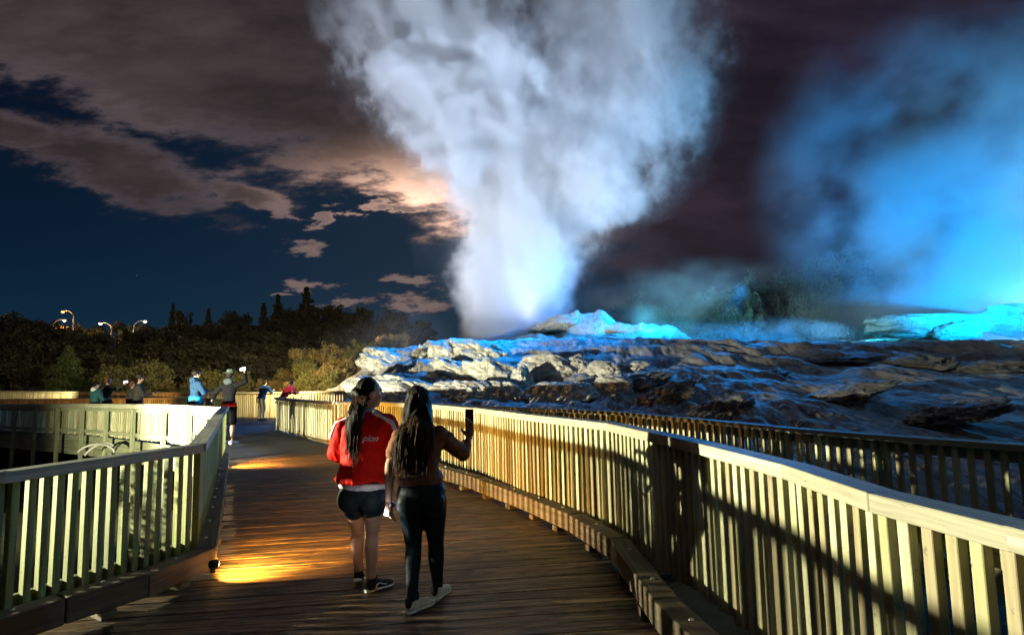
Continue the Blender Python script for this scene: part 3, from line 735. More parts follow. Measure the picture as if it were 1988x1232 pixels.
# skyline trees one can tell apart: (px, top py, Y, proto, scale w)
SKY = [(595, 560, 112, 'cone1', 1.25, 'tallest dark conifer on the skyline with a ragged pointed top'), (540, 572, 114, 'cone2', 1.3, 'slim dark pointed conifer on the skyline left of the tallest one'),
 (512, 590, 110, 'cone1', 1.0, 'broad dark conifer on the skyline left of the slim pointed one'), (636, 588, 110, 'round2', 1.25, 'domed dark tree on the skyline right of the tallest conifer'),
 (572, 592, 112, 'round1', 1.0, 'dark bushy tree on the skyline between the slim and the tallest conifers'), (690, 600, 104, 'round1', 1.0, 'dark round tree on the skyline nearest the steam'), (738, 610, 100, 'round3', 1.0, 'low dark tree at the steam edge of the skyline'),
 (336, 590, 118, 'cone2', 1.0, 'thin lone tree sticking up from the left skyline'), (357, 600, 118, 'round2', .5, 'small tree beside the thin lone tree on the left skyline'), (405, 600, 116, 'cone1', .8, 'short conifer halfway along the left skyline'),
 (462, 606, 114, 'round1', .9, 'round tree on the skyline between the short and the broad conifers'), (173, 630, 108, 'round1', .8, 'tree lit orange by the lamps at far left'), (105, 622, 112, 'cone1', .55, 'small conifer standing between the orange street lamps'),
 (45, 612, 90, 'round3', 1.5, 'big dark tree at the far left edge of the skyline'), (270, 628, 110, 'round3', 1., 'low dark tree under the rightmost street lamp')]
PH = {'cone1': 11., 'cone2': 9., 'round1': 8., 'round2': 9., 'round3': 6.5, 'grey': 8.5, 'grey2': 7.5}
def top_tree(name, px, py, Y, key, ws, label, cat, group=None):
    p = D(px, py, Y); hz_ = hill(p.x, Y); h = max(2.5, p.z-hz_); plant(name, key, (p.x, Y, hz_-.2), (max(ws*.55*h/PH[key]+ws*.45, .3), (h+.2)/PH[key]), label, cat, group)
for px, py, Y, key, ws, lb in SKY: top_tree('pine_tree' if 'cone' in key else 'broadleaf_tree', px, py, Y, key, ws, lb, 'tree')
rd = random.Random(21)
for Y, n, lo, hi in ((62, 13, 700, 726), (72, 14, 672, 700), (82, 15, 660, 686), (93, 17, 648, 668), (106, 20, 634, 650)):
    for i in range(n):
        px = -60 + 900*(i+rd.uniform(.1, .9))/n; key = rd.choice(['round1', 'round2', 'round3', 'round1', 'cone1'])
        top_tree('forest_tree', px, max(rd.uniform(lo, hi)-18, interp([(0, 616), (70, 622), (95, 644), (190, 640), (330, 630), (420, 612), (480, 606), (1000, 606)], px)+rd.uniform(-4, 8)), Y, key, 1.15, 'dark tree in the dense wood behind the boardwalk at left', 'tree', 'dark trees of the wood at left')
plant('pine_tree', 'green', (atY(132, 46), 46, -1.), (.95, .95), 'dark green spreading conifer in front of the wood at left, behind the first two visitors', 'tree')
plant('broadleaf_tree', 'olive', (atY(268, 44), 44, -1.), (.9, .93), 'broad olive tree in front of the wood, behind the man in the cap', 'tree')
plant('broadleaf_tree', 'olive', (atY(425, 48), 48, -1.2), (.9, .8), 'dim low tree in front of the wood behind the hatted man', 'tree')
plant('shrub', 'gold2', (atY(345, 31), 31, -.3), (.9, 1.0), 'pale green shrub just beyond the far fence', 'shrub')
for px, Y, key, w_, top, lb in [(612, 32, 'gold1', 1.0, 672, 'largest golden shrub, highest on the slope left of the mound'), (560, 33, 'gold3', .85, 715, 'leftmost russet shrub on the slope'), (598, 30, 'gold2', .9, 705, 'olive shrub below the largest golden one'),
    (640, 29, 'gold1', .8, 712, 'golden shrub in the middle of the clump'), (618, 27.5, 'gold2', .85, 728, 'yellow-green shrub low in the clump near the rocks'), (668, 31, 'gold3', .8, 690, 'brownish shrub touching the foot of the mound'),
    (700, 33, 'gold2', .95, 668, 'tall olive shrub beside the top of the slope'), (765, 38, 'gold3', .9, 645, 'golden shrub standing alone in the brown steam'), (725, 34, 'gold3', .8, 690, 'small russet shrub under the tall olive one'), (580, 28.5, 'gold3', .7, 738, 'low dry shrub behind the crouching red visitor'),
    (520, 31, 'gold3', .6, 735, 'small dry shrub behind the man in the blue jacket')]:
    p = D(px, top, Y); hh = {'gold1': 2.1, 'gold2': 1.7, 'gold3': 2.3}[key]*1.
    plant('shrub', key, (p.x, Y, p.z-hh*w_*1.05), (w_, w_*1.1), lb, 'shrub')
# earth bank under the shrubs
def bank(x, y):
    return -1.0 + 2.6*sstep(26, 36, y+.35*x+4)*sstep(-22, -12, x)*(1-sstep(-7, -3, x)*.5) + .25*fbm(x*.4, y*.4, 9, 4)
heightgrid('shrub_bank', -24, -3, 25.5, 48, 70, 70, bank, 'hill_ground')
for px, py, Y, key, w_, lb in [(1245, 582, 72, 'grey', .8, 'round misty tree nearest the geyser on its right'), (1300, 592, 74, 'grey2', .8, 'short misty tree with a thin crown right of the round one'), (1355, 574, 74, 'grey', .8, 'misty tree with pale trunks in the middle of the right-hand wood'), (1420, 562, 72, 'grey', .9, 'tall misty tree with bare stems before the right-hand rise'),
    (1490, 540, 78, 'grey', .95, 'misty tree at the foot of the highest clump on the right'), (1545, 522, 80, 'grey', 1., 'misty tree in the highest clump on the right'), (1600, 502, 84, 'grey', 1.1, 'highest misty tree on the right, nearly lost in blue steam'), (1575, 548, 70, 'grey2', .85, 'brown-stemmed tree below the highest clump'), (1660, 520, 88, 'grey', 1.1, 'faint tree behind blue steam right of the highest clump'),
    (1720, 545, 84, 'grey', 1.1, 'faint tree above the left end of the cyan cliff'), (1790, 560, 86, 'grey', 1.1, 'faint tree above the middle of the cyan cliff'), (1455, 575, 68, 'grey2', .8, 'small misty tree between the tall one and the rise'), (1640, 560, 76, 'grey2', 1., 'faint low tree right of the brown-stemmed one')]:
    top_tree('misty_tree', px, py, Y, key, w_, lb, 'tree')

# sprig of broom at the left edge, behind the near handrail
sp = MB(); lf = []
b0 = Vector((-4.75, 4.6, -1.2))
for i in range(11):
    a = rd.uniform(-.5, .5); e = b0+Vector((a*1.0+.18, rd.uniform(-.2, .2), 2.38+rd.uniform(-.35, .12)-abs(a)*.5)); md = b0.lerp(e, .6)+Vector((a*.15, 0, .1))
    sp.tube([b0, md, e], [.008, .005, .002], 5)
    for k in range(60):
        q = md.lerp(e, k/60) ; lf.append(tuple(q+Vector((rd.gauss(0, .012), rd.gauss(0, .012), 0))))
r_ = empty('broom_plant', tuple(b0)); tag(r_, 'spindly yellow-green plant poking up behind the left handrail', 'plant')
sp.build('stem', 'leaf_green', r_)
me = crown_mesh('leaves', np.array(lf), np.full(len(lf), .02), 5, .012, 'leaf_olive'); o = bpy.data.objects.new('leaves', me); COL.objects.link(o); o.parent = r_; o.location = -Vector(b0)

# ------------------------------------------------------------------ street lamps on the hill
simple('lamp_pole', (.25, .24, .22), .5, .1, 4, .6, bs=0)
def glowmat(name, col, es):
    m, t, b = newmat(name); b.inputs['Base Color'].default_value = (*col, 1); b.inputs['Emission Color'].default_value = (*col, 1); b.inputs['Emission Strength'].default_value = es
glowmat('glow_orange', (1., .42, .08), 9); glowmat('glow_white', (1., .66, .34), 9); glowmat('glow_deck', (1., .62, .16), 60); glowmat('screen_white', (.75, .85, 1.), 2.5)
def street_lamp(px, py, Y, h, side, gm, lcol, en, label):
    p = D(px, py, Y); r_ = empty('street_lamp', (p.x-side*1.6, Y, p.z-h)); tag(r_, label, 'street lamp')
    b0 = Vector(r_.location); mb = MB(); mb.tube([b0, b0+ZU*(h-1.2)], [.14, .10], 8)
    mb.build('pole', 'lamp_pole', r_, smooth=True)
    mb = MB(); mb.tube([b0+ZU*(h-1.2)+Vector((side*1.6*(1-math.cos(a)), 0, 1.3*math.sin(a))) for a in [x*math.pi/2/7 for x in range(8)]], [.10]+[.08]*7, 8); mb.build('arm', 'lamp_pole', r_, smooth=True)
    mb = MB(); e = b0+ZU*h+Vector((side*1.6, 0, .05)); mb.tube([e-Vector((side*.1, 0, 0)), e+Vector((side*.25, 0, .0)), e+Vector((side*.7, 0, -.02)), e+Vector((side*.85, 0, -.05))], [.06, .16, .17, .08], 10); hd = mb.build('lamp_head', 'lamp_pole', r_, smooth=True)
    mb = MB(); mb.tube([e+Vector((side*.2, 0, -.10)), e+Vector((side*.45, 0, -.22)), e+Vector((side*.7, 0, -.12))], [.10, .17, .10], 8); mb.build('lens', gm, r_, smooth=True)
    lamp('street_light', 'POINT', tuple(e+Vector((side*.45, -.3, -.6))), None, en, lcol, .2, parent=None)
street_lamp(127, 604, 104, 5.5, -1, 'glow_orange', (1., .4, .1), 900, 'tallest street lamp with a curved arm, glowing orange above the wood')
street_lamp(120, 621, 100, 3.6, 1, 'glow_white', (1., .5, .2), 500, 'short street lamp leaning in just below the tallest orange one')
street_lamp(125, 634, 96, 2.6, -1, 'glow_orange', (1., .36, .08), 2200, 'lowest and most intensely orange street lamp')
street_lamp(200, 627, 100, 3., -1, 'glow_white', (1., .7, .4), 900, 'white street lamp with its arm to the right of the glow, above the wood')
street_lamp(277, 623, 100, 3., 1, 'glow_white', (1., .85, .7), 300, 'rightmost and smallest white street lamp over the trees')

# ------------------------------------------------------------------ kerb lights
simple('black_metal', (.02, .02, .02), .4, .1, 10, .5, bs=0)
def deck_light(loc, aim, energy, label):
    r_ = empty('deck_light', loc); tag(r_, label, 'light'); c = Vector(loc); d = (Vector(aim)-c).normalized()
    mb = MB(); mb.tube([c-d*.06, c-d*.05, c-d*.002], [.02, .032, .036], 14); mb.build('housing', 'black_metal', r_, smooth=False)
    mb = MB(); mb.tube([c-d*.0015, c+d*.006], [.032, .028], 14); mb.build('lens', 'glow_deck', r_)
    mb = MB(); mb.box(c-d*.03-ZU*.045, d, d.cross(ZU).normalized(), ZU, (.03, .02, .05)); mb.build('bracket', 'black_metal', r_)
    lamp('deck_lamp', 'SPOT', tuple(c+d*.03), aim, energy, (1., .47, .07), .02, 124, 1.)
p_ = W(441, 890, .17); deck_light(tuple(p_), tuple(W(520, 899, .0)), 1500, 'small amber flood lamp glowing on the left kerb farther along')
p_ = W(420, 1094, .16); deck_light(tuple(p_), tuple(W(540, 1088, .0)), 1150, 'small amber flood lamp at the bend of the left kerb')

# the big floodlight that stands in the pit outside the frame; plate added to block its downward light
def floodlight(c, aim, label):
    r_ = empty('floodlight', (c[0], c[1], -1.4)); tag(r_, label, 'light'); c = Vector(c); d = Vector((aim[0]-c.x, aim[1]-c.y, 0)).normalized(); sd = d.cross(ZU)
    mb = MB(); mb.box(c-d*.14, d, sd, ZU, (.16, .42, .30)); mb.build('housing', 'black_metal', r_, .01)
    mb = MB(); mb.box(c+d*.22-ZU*.085, d, sd, ZU, (.56, .9, .006)); mb.build('light_block_plate', 'black_metal', r_)  # added unseen plate, keeps the floodlight off the pit floor
    mb = MB(); mb.tube([c-d*.14-ZU*.15, c-d*.14-ZU*3.1], .03, 8); mb.build('post', 'black_metal', r_)
floodlight((-11.3, 4.3, 1.50), (1.5, 5.6), 'floodlight on a post in the pit beyond the left fence')

# loose coil of pale pipe in the pit
simple('white_pipe', (.25, .25, .22), .5, .15, 6, bs=.1)
c = W(185, 886, -.35); mb = MB()
for k, (rr, hh) in enumerate(((.5, .0), (.38, .05))):
    mb.tube([c+Vector((math.cos(a)*rr, .25*math.sin(a)*rr+.1*k, hh+.16*math.sin(a*.9+k)+math.sin(a)*.15)) for a in [x*2.6/14+.3 for x in range(15)]], .03, 8)
tag(mb.build('pipe', 'white_pipe', smooth=True), 'pale curved pipe lying in the pit behind the left handrail', 'pipe')
# ------------------------------------------------------------------ people
class Flesh:
    """closed shapes that are fused into one skin by a voxel remesh"""
    def __init__(s): s.v = []; s.f = []
    def _rings(s, rings, seg):
        n0 = len(s.v)
        for c, a, b in rings:
            for k in range(seg):
                th = 2*math.pi*k/seg; s.v.append(tuple(c+a*math.cos(th)+b*math.sin(th)))
        for i in range(len(rings)-1):
            for k in range(seg): p = n0+i*seg+k; q = n0+i*seg+(k+1) % seg; s.f.append((p, q, q+seg, p+seg))
        s.f.append(tuple(n0+k for k in range(seg))[::-1]); e = n0+(len(rings)-1)*seg; s.f.append(tuple(e+k for k in range(seg)))
    def cap(s, p, r1, q, r2, seg=14):
        d = q-p; L = d.length; d = d/L if L > 1e-6 else ZU; a = d.orthogonal().normalized(); b = d.cross(a); R_ = []
        for k in range(1, 5): th = math.pi/2*(1-k/5.); R_.append((p-d*r1*math.sin(th), a*r1*math.cos(th), b*r1*math.cos(th)))
        R_.append((p, a*r1, b*r1)); R_.append((q, a*r2, b*r2))
        for k in range(1, 5): th = math.pi/2*k/5.; R_.append((q+d*r2*math.sin(th), a*r2*math.cos(th), b*r2*math.cos(th)))
        s._rings(R_, seg)
    def chain(s, pts, rad):
        for i in range(len(pts)-1): s.cap(pts[i], rad[i], pts[i+1], rad[i+1])
    def ell(s, c, ax, ay, az, seg=20):
        R_ = []
        for k in range(1, 12): th = math.pi*k/12; R_.append((c-az*math.cos(th), ax*math.sin(th), ay*math.sin(th)))
        s._rings(R_, seg)
    def loft(s, rings, seg=24, sub=3):
        """rings: (centre, right half axis, front half axis); smooth in between"""
        out = []
        for i in range(len(rings)-1):
            p0 = rings[max(0, i-1)]; p1 = rings[i]; p2 = rings[i+1]; p3 = rings[min(len(rings)-1, i+2)]
            for k in range(sub):
                t_ = k/sub; w = (-.5*t_+t_*t_-.5*t_**3, 1-2.5*t_*t_+1.5*t_**3, .5*t_+2*t_*t_-1.5*t_**3, -.5*t_*t_+.5*t_**3)
                out.append(tuple(p0[j]*w[0]+p1[j]*w[1]+p2[j]*w[2]+p3[j]*w[3] for j in range(3)))
        out.append(rings[-1]); s._rings(out, seg)
    def mesh(s, name, mat, root, vox, smooth=4, wrinkle=0., wsc=14., stretch=1., fn=None, extra=None):
        me = bpy.data.meshes.new(name); me.from_pydata(s.v, [], s.f); o = bpy.data.objects.new(name, me); COL.objects.link(o)
        bm = bmesh.new(); bm.from_mesh(me); bmesh.ops.recalc_face_normals(bm, faces=bm.faces); bm.to_mesh(me); bm.free()
        r_ = o.modifiers.new('r', 'REMESH'); r_.mode = 'VOXEL'; r_.voxel_size = vox
        sm = o.modifiers.new('s', 'SMOOTH'); sm.iterations = smooth; sm.factor = .5
        dg = bpy.context.evaluated_depsgraph_get(); nm = bpy.data.meshes.new_from_object(o.evaluated_get(dg)); nm.name = name
        o.modifiers.clear(); o.data = nm; bpy.data.meshes.remove(me)
        if wrinkle or fn:
            nv = len(nm.vertices); no = np.empty(nv*3, np.float32); nm.vertices.foreach_get('normal', no); no = no.reshape(-1, 3)
            for i, v in enumerate(nm.vertices):
                p = v.co; n = Vector(no[i].tolist())
                if wrinkle:
                    w_ = noise.ridged_multi_fractal(Vector((p.x*wsc*.6, p.y*wsc*.6, p.z*wsc*stretch*.6)), 1., 2.1, 3, 1., 2.)-1.0
                    p = p + n*(max(w_, -.3)*wrinkle)
                if fn: p = fn(p, n)
                v.co = p
        nm.materials.clear(); nm.materials.append(MATS[mat]); nm.shade_smooth()
        o.parent = root; o.matrix_parent_inverse = Matrix.Translation(-Vector(root.location)); return o
def cloth(name, col, rough=.85, amt=.12, scale=30, bs=.25): return simple(name, col, rough, amt, scale, spec=.06, bs=bs, dist=.003, sheen=.15)
simple('skin', (.50, .29, .19), .55, .08, 14, spec=.35, bs=.06, dist=.002); simple('skin_brown', (.24, .125, .075), .55, .08, 14, spec=.35, bs=.06, dist=.002)
def hairmat(name, c1, c2):
    m, t, b = newmat(name); tc = t.nodes.new('ShaderNodeTexCoord'); x, y, z = sep(t, tc.outputs['Object'])
    n = nz(t, comb(t, x*95, y*95, z*5.), 1., 4, .6, .5); setk(t, b, 'Base Color', mixc(t, n.smooth(.35, .7), c1, c2)); setk(t, b, 'Roughness', .6); b.inputs['Specular IOR Level'].default_value = .12; bump(t, b, n, .9, .006)
hairmat('hair_black', (.005, .004, .0035), (.018, .012, .009)); hairmat('hair_brown', (.012, .007, .005), (.10, .052, .030)); hairmat('hair_auburn', (.10, .035, .015), (.25, .10, .04))
cloth('red_jersey', (.58, .014, .008), .6); cloth('white_cloth', (.75, .72, .70)); cloth('black_shorts', (.022, .032, .036), .55); cloth('legging', (.010, .018, .024), .5); cloth('brown_top', (.17, .075, .042), .7, .3)
cloth('black_fleece', (.005, .005, .006)); cloth('grey_fleece', (.035, .045, .045)); cloth('teal_puffer', (.03, .10, .11), .5); cloth('dark_cloth', (.05, .045, .04)); cloth('navy_cloth', (.02, .05, .10)); cloth('bright_blue', (.02, .25, .45))
cloth('khaki', (.26, .22, .15)); cloth('crimson_puffer', (.50, .03, .06), .5); cloth('blue_puffer', (.03, .09, .20), .5); cloth('olive_felt', (.05, .07, .05)); cloth('shoe_black', (.02, .02, .022), .5); cloth('shoe_white', (.62, .62, .58), .5); cloth('sole_white', (.7, .7, .66), .5); cloth('pale_blue', (.35, .55, .62))
def head(F, c, face, up, k=1., ears=True):
    face = (face-up*face.dot(up)).normalized(); sd = face.cross(up).normalized()
    F.ell(c+up*.018*k-face*.012*k, sd*.074*k, face*.092*k, up*.098*k)
    F.ell(c-up*.038*k+face*.022*k, sd*.058*k, face*.066*k, up*.074*k)
    F.ell(c-up*.092*k+face*.058*k, sd*.022*k, face*.020*k, up*.018*k)          # chin
    F.cap(c+up*.012*k+face*.086*k, .008*k, c-up*.026*k+face*.108*k, .0125*k)     # nose
    F.ell(c+up*.03*k+face*.079*k, sd*.046*k, face*.014*k, up*.010*k)           # brow
    F.ell(c-up*.053*k+face*.083*k, sd*.022*k, face*.014*k, up*.009*k)          # lips
    for s_ in (-1, 1):
        F.ell(c+sd*s_*.034*k-up*.022*k+face*.064*k, sd*.020*k, face*.018*k, up*.020*k)
        if ears: F.ell(c+sd*s_*.076*k-up*.006*k-face*.008*k, sd*.010*k, face*.018*k, up*.031*k)
    return sd
def hand(F, w, d, thumb, curl=.5, k=1.):
    """w wrist, d direction, thumb: side of the thumb"""
    d = d.normalized(); th = (thumb-d*thumb.dot(d)).normalized(); n = d.cross(th).normalized()
    pc = w+d*.05*k; F.ell(pc, th*.040*k, n*.016*k, d*.052*k)
    for i, (off, ln) in enumerate(((.028, .072), (.010, .080), (-.009, .075), (-.027, .058))):
        b = w+d*(.088-.004*abs(i-1))*k+th*off*k; a1 = curl*(.5+.12*i); d1 = (d*math.cos(a1)+n*math.sin(a1)+th*off*2.2).normalized(); d2 = d*math.cos(a1*2.2)+n*math.sin(a1*2.2); d3 = d*math.cos(a1*3.1)+n*math.sin(a1*3.1)
        p1 = b+d1*ln*.45*k; p2 = p1+d2*ln*.33*k; p3 = p2+d3*ln*.24*k
        F.chain([b-d*.02*k, b, p1, p2, p3], [.0095*k, .0092*k, .0085*k, .0078*k, .0068*k])
    b = w+d*.022*k+th*.026*k; t1 = (d*.65+th*.75+n*.25).normalized(); t2 = (d*.9+th*.35+n*.3).normalized(); p1 = b+t1*.042*k; F.chain([b-t1*.015*k, b, p1, p1+t2*.030*k], [.014*k, .0125*k, .0105*k, .0085*k])
def body(root, J, k, skin, vox, limbs=('L', 'R'), cur=.5, female=True, name='body', thumbs=None):
    F = Flesh(); up = (J['neck']-J['pelvis']).normalized(); rt = (J['shR']-J['shL']).normalized(); rt = (rt-up*rt.dot(up)).normalized(); fr = up.cross(rt)
    J['rt'], J['up'], J['fr'] = rt, up, fr
    head(F, J['head'], J['face'], J.get('hup', up), k)
    F.cap(J['neck']-up*.03*k, .052*k, J['head']-J.get('hup', up)*.05*k-J['face']*.01, .047*k)
    torso(F, J, k, 0.)
    for s_ in 'LR':
        F.chain([J['sh'+s_], J['sh'+s_].lerp(J['el'+s_], .45), J['el'+s_], J['el'+s_].lerp(J['wr'+s_], .25), J['wr'+s_]], [.050*k, .043*k, .036*k, .037*k, .024*k])
        hd = J.get('hd'+s_, J['wr'+s_]-J['el'+s_]); tb = (thumbs or {}).get(s_, fr); hand(F, J['wr'+s_], hd, tb, cur, k)
        h_, n_, a_ = J['hip'+s_], J['kn'+s_], J['an'+s_]; bk = -fr
        F.chain([h_, h_.lerp(n_, .4), n_+(h_-n_)*.08, n_], [.086*k, .074*k, .053*k, .052*k])
        F.chain([n_, n_.lerp(a_, .28)+bk*.014*k, n_.lerp(a_, .6)+bk*.006*k, a_], [.051*k, .053*k, .040*k, .030*k])
        t_ = J['toe'+s_]; F.chain([a_, a_.lerp(t_, .3)-ZU*.03*k], [.029*k, .020*k])
    return F.mesh(name, skin, root, vox, 5)
def torso(F, J, k, inf, lo=-.02, hi=1., flare=0., hips=True, sx=1.):
    up, rt, fr, p, n = J['up'], J['rt'], J['fr'], J['pelvis'], J['neck']; hr = (J['hipR']-J['hipL']); hr = (hr-up*hr.dot(up)).normalized(); L = n-p
    prof = [(-.14, .150, .105), (.0, .170, .118), (.14, .150, .105), (.34, .122, .088), (.55, .140, .103), (.76, .165, .110), (.90, .165, .085), (.98, .09, .062), (1.04, .05, .045)]
    R_ = []
    for f_, a, b in prof:
        if f_ < lo-.001 or f_ > hi+.05: continue
        w = max(0, min(1, f_)); x = (hr.lerp(rt, w)).normalized(); fl = flare*max(0, 1-abs(f_-lo)/.45)
        R_.append((p+L*f_+fr*(.0 if f_ > .5 else -.01)*k, x*(a*k*sx+inf+fl), fr*(b*k+inf+fl)))
    F.loft(R_)
    if hips:
        for s_ in (-1, 1): F.ell(p+hr*s_*.078*k-fr*(.052*k)-up*.06*k, hr*(.088*k+inf), fr*(.080*k+inf), up*(.098*k+inf))
    if hi > .8: F.cap(J['shL'], .052*k+inf, J['shR'], .052*k+inf)
def sleeve(F, a, b, r1, r2): F.cap(a, r1, b, r2)
def shoe(root, heel, toe, k, mat, name='shoe', trim=None, stripe=None, lift=0.):
    """heel and toe on the ground (z of the sole)"""
    d = (toe-heel); L = d.length; d.normalize(); sd = d.cross(ZU).normalized(); up = sd.cross(d)
    F = Flesh(); W_ = lambda t_, w, h, z: (heel+d*L*t_+up*z, sd*w, up*h)
    R_ = [(.02, .020, .020, .045), (.10, .031, .040, .052), (.25, .034, .050, .056), (.42, .034, .040, .048), (.62, .041, .029, .040), (.82, .040, .024, .035), (.95, .028, .018, .031), (1., .012, .010, .028)]
    F.loft([W_(t_, w*k, h*k, z*k) for t_, w, h, z in R_]); F.cap(heel+d*.055*k+up*.07*k, .036*k, heel+d*.06*k+up*.10*k, .037*k)
    o = F.mesh(name, mat, root, .006, 2)
    G = Flesh(); G.loft([(heel+d*(L*t_)+up*.014*k, sd*w*k, up*.014*k) for t_, w in ((-.02, .018), (.04, .033), (.25, .038), (.45, .037), (.65, .045), (.85, .043), (.97, .030), (1.03, .012))])
    s_ = G.mesh('sole', 'sole_white', root, .005, 2); s_.parent = o; s_.matrix_parent_inverse = Matrix.Identity(4) 
    if trim:
        H = Flesh(); H.cap(heel+d*.012*k+up*.062*k, .026*k, heel+d*.012*k+up*.088*k, .026*k); H.cap(heel+d*.06*k+up*.10*k, .039*k, heel+d*.06*k+up*.112*k, .036*k); q = H.mesh('heel_trim', trim, root, .006, 2); q.parent = o; q.matrix_parent_inverse = Matrix.Identity(4)
    if stripe:
        mb = MB()
        for e in (1, -1): mb.tube([heel+d*L*t_+sd*e*w*k+up*z*k for t_, w, z in ((.12, .033, .055), (.28, .037, .046), (.42, .038, .062), (.56, .041, .046), (.66, .043, .040))], .005, 6)
        q = mb.build('stripe', stripe, root, smooth=True); q.parent = o; q.matrix_parent_inverse = Matrix.Identity(4)
    return o
def strands(root, name, mat, starts, ends, n, bulge, rd, rad=.0022):
    mb = MB()
    for i in range(n):
        t_ = rd.random(); a = starts(t_); b = ends(t_); j = Vector((rd.gauss(0, .008), rd.gauss(0, .008), rd.gauss(0, .02)))
        m1 = a.lerp(b, .35)+bulge*.9+j; m2 = a.lerp(b, .75)+bulge*.5+j*1.5; mb.tube([a, m1, m2, b+j*2], [rad, rad, rad*.8, rad*.3], 4)
    return mb.build(name, mat, root, smooth=True)
def phone(root, c, d, n, lit=True, name='phone', sz=(.072, .15, .009)):
    """c centre, d long axis, n screen normal"""
    d = d.normalized(); n = (n-d*n.dot(d)).normalized(); s_ = d.cross(n); mb = MB(); mb.box(c, d, s_, n, (sz[1], sz[0], sz[2])); o = mb.build(name, 'black_metal', root, .004, seg=2)
    if not lit: return o
    mb = MB(); mb.box(c+n*(sz[2]*.5+.0012), d, s_, n, (sz[1]*.93, sz[0]*.92, .001)); q = mb.build('screen', 'screen_white', root); q.parent = o; q.matrix_parent_inverse = Matrix.Identity(4); return o

# ---- the two women on the boardwalk
def woman_red():
    Y = 4.45; P = lambda x, y, dy=0.: D(x, y, Y+dy)
    root = empty('person', tuple(W(712, 1150, 0))); tag(root, 'person with a black ponytail in a red jersey and black shorts, walking away', 'person')
    J = dict(head=P(719, 763), neck=P(713, 806), pelvis=P(704, 950, -.0), shL=P(671, 824), shR=P(751, 822), hipL=P(687, 962), hipR=P(724, 960), knL=P(693, 1036, .17), knR=P(722, 1036, .02), anL=P(697, 1117, .17), anR=P(721, 1132, .0),
             face=Vector((.86, .5, -.05)), elL=P(652, 878, .05), wrL=P(668, 868, .28), elR=P(768, 880, .04), wrR=P(760, 920, .20))
    J['toeL'] = J['anL']+Vector((-.02, .13, -.085)); J['toeR'] = J['anR']+Vector((.09, .085, -.055))
    b = body(root, J, 1., 'skin', .008, thumbs={'L': Vector((1, 0, .3)), 'R': Vector((-1, 0, .3))})
    # jersey
    F = Flesh(); torso(F, J, 1., .022, lo=.14, hi=1., flare=.035, hips=False, sx=1.04)
    low = J['pelvis']+J['up']*.02; F.ell(low+J['up']*.14, J['rt']*.185, J['fr']*.142, J['up']*.15)
    for s_ in 'LR': F.chain([J['sh'+s_], J['sh'+s_].lerp(J['el'+s_], .5), J['el'+s_], J['el'+s_].lerp(J['wr'+s_], .45)], [.076, .082, .080, .066])
    F.mesh('jersey', 'red_jersey', root, .009, 2, .040, 6., .45)
    F = Flesh(); F.loft([(low+J['up']*z, J['rt']*a, J['fr']*b_) for z, a, b_ in ((-.004, .178, .138), (.010, .188, .147), (.034, .190, .148), (.046, .180, .140))]); F.mesh('hem', 'white_cloth', root, .008, 2, .008, 12.)
    F = Flesh(); c = J['neck']+J['up']*.025; F.loft([(c, J['rt']*.072, J['fr']*.066), (c+J['up']*.03, J['rt']*.062, J['fr']*.060)]); F.mesh('collar', 'pale_blue', root, .007, 2)
    # white bands from the collar over each shoulder, a narrow piece of cloth lying on the sleeve
    for s_, e in (('R', 1), ('L', -1)):
        mb = MB(); a0 = J['neck']+J['rt']*e*.055+J['up']*.035-J['fr']*.055; sh = J['sh'+s_]; el = J['el'+s_]
        pts = [a0, sh+J['up']*.052-J['fr']*.060-J['rt']*e*.03, sh+J['rt']*e*.055+J['up']*.012-J['fr']*.062, sh.lerp(el, .45)+J['rt']*e*.066-J['fr']*.055]
        pp = []
        for q in range(len(pts)-1):
            for t_ in range(5): pp.append(pts[q].lerp(pts[q+1], t_/5))
        pp.append(pts[-1]); mb.tube(pp, .017, 8); mb.build('shoulder_band', 'white_cloth', root, smooth=True)
    # lettering that shows beside the ponytail
    cu = bpy.data.curves.new('lettering', 'FONT'); cu.body = 'mpion'; cu.size = .062; cu.shear = .35; cu.extrude = .0015; cu.offset = .0006
    o = bpy.data.objects.new('lettering', cu); COL.objects.link(o); dg = bpy.context.evaluated_depsgraph_get(); me = bpy.data.meshes.new_from_object(o.evaluated_get(dg)); bpy.data.objects.remove(o)
    c = P(702, 850)-J['fr']*.150
    for v in me.vertices:
        x_, y_, z_ = v.co; bend = (x_-.06)**2*1.3; v.co = c+J['rt']*x_+J['up']*y_-J['fr']*(z_-bend)
    me.materials.clear(); me.materials.append(MATS['white_cloth']); o = bpy.data.objects.new('lettering', me); COL.objects.link(o); o.parent = root; o.matrix_parent_inverse = Matrix.Translation(-Vector(root.location))
    # shorts
    F = Flesh(); torso(F, J, 1., .012, lo=-.14, hi=.35)
    for s_ in 'LR': F.cap(J['hip'+s_]+Vector((0, -.012, 0)), .100, J['hip'+s_].lerp(J['kn'+s_], .30), .094)
    F.mesh('shorts', 'black_shorts', root, .009, 3, .005, 10.)
    # shoes
    h = W(709, 1151, 0); shoe(root, h, h+Vector((.175, .165, 0)), 1.0, 'shoe_black', stripe='white_cloth')
    a = J['anL']; hh = Vector((a.x-.0, a.y-.05, max(.055, a.z-.09))); shoe(root, hh, Vector((a.x-.03, a.y+.165, .002)), 1.0, 'shoe_black', stripe='white_cloth')
    for s_ in 'LR':
        F = Flesh(); a = J['an'+s_]; F.cap(a-ZU*.01, .039, a+(J['kn'+s_]-a).normalized()*.03, .037); F.mesh('sock', 'shoe_black', root, .007, 2)
    # hair: cap, high ponytail down to the middle of the back
    H = J['head']; up = J['up']; fc = J['face'].normalized(); sd = fc.cross(up).normalized(); F = Flesh()
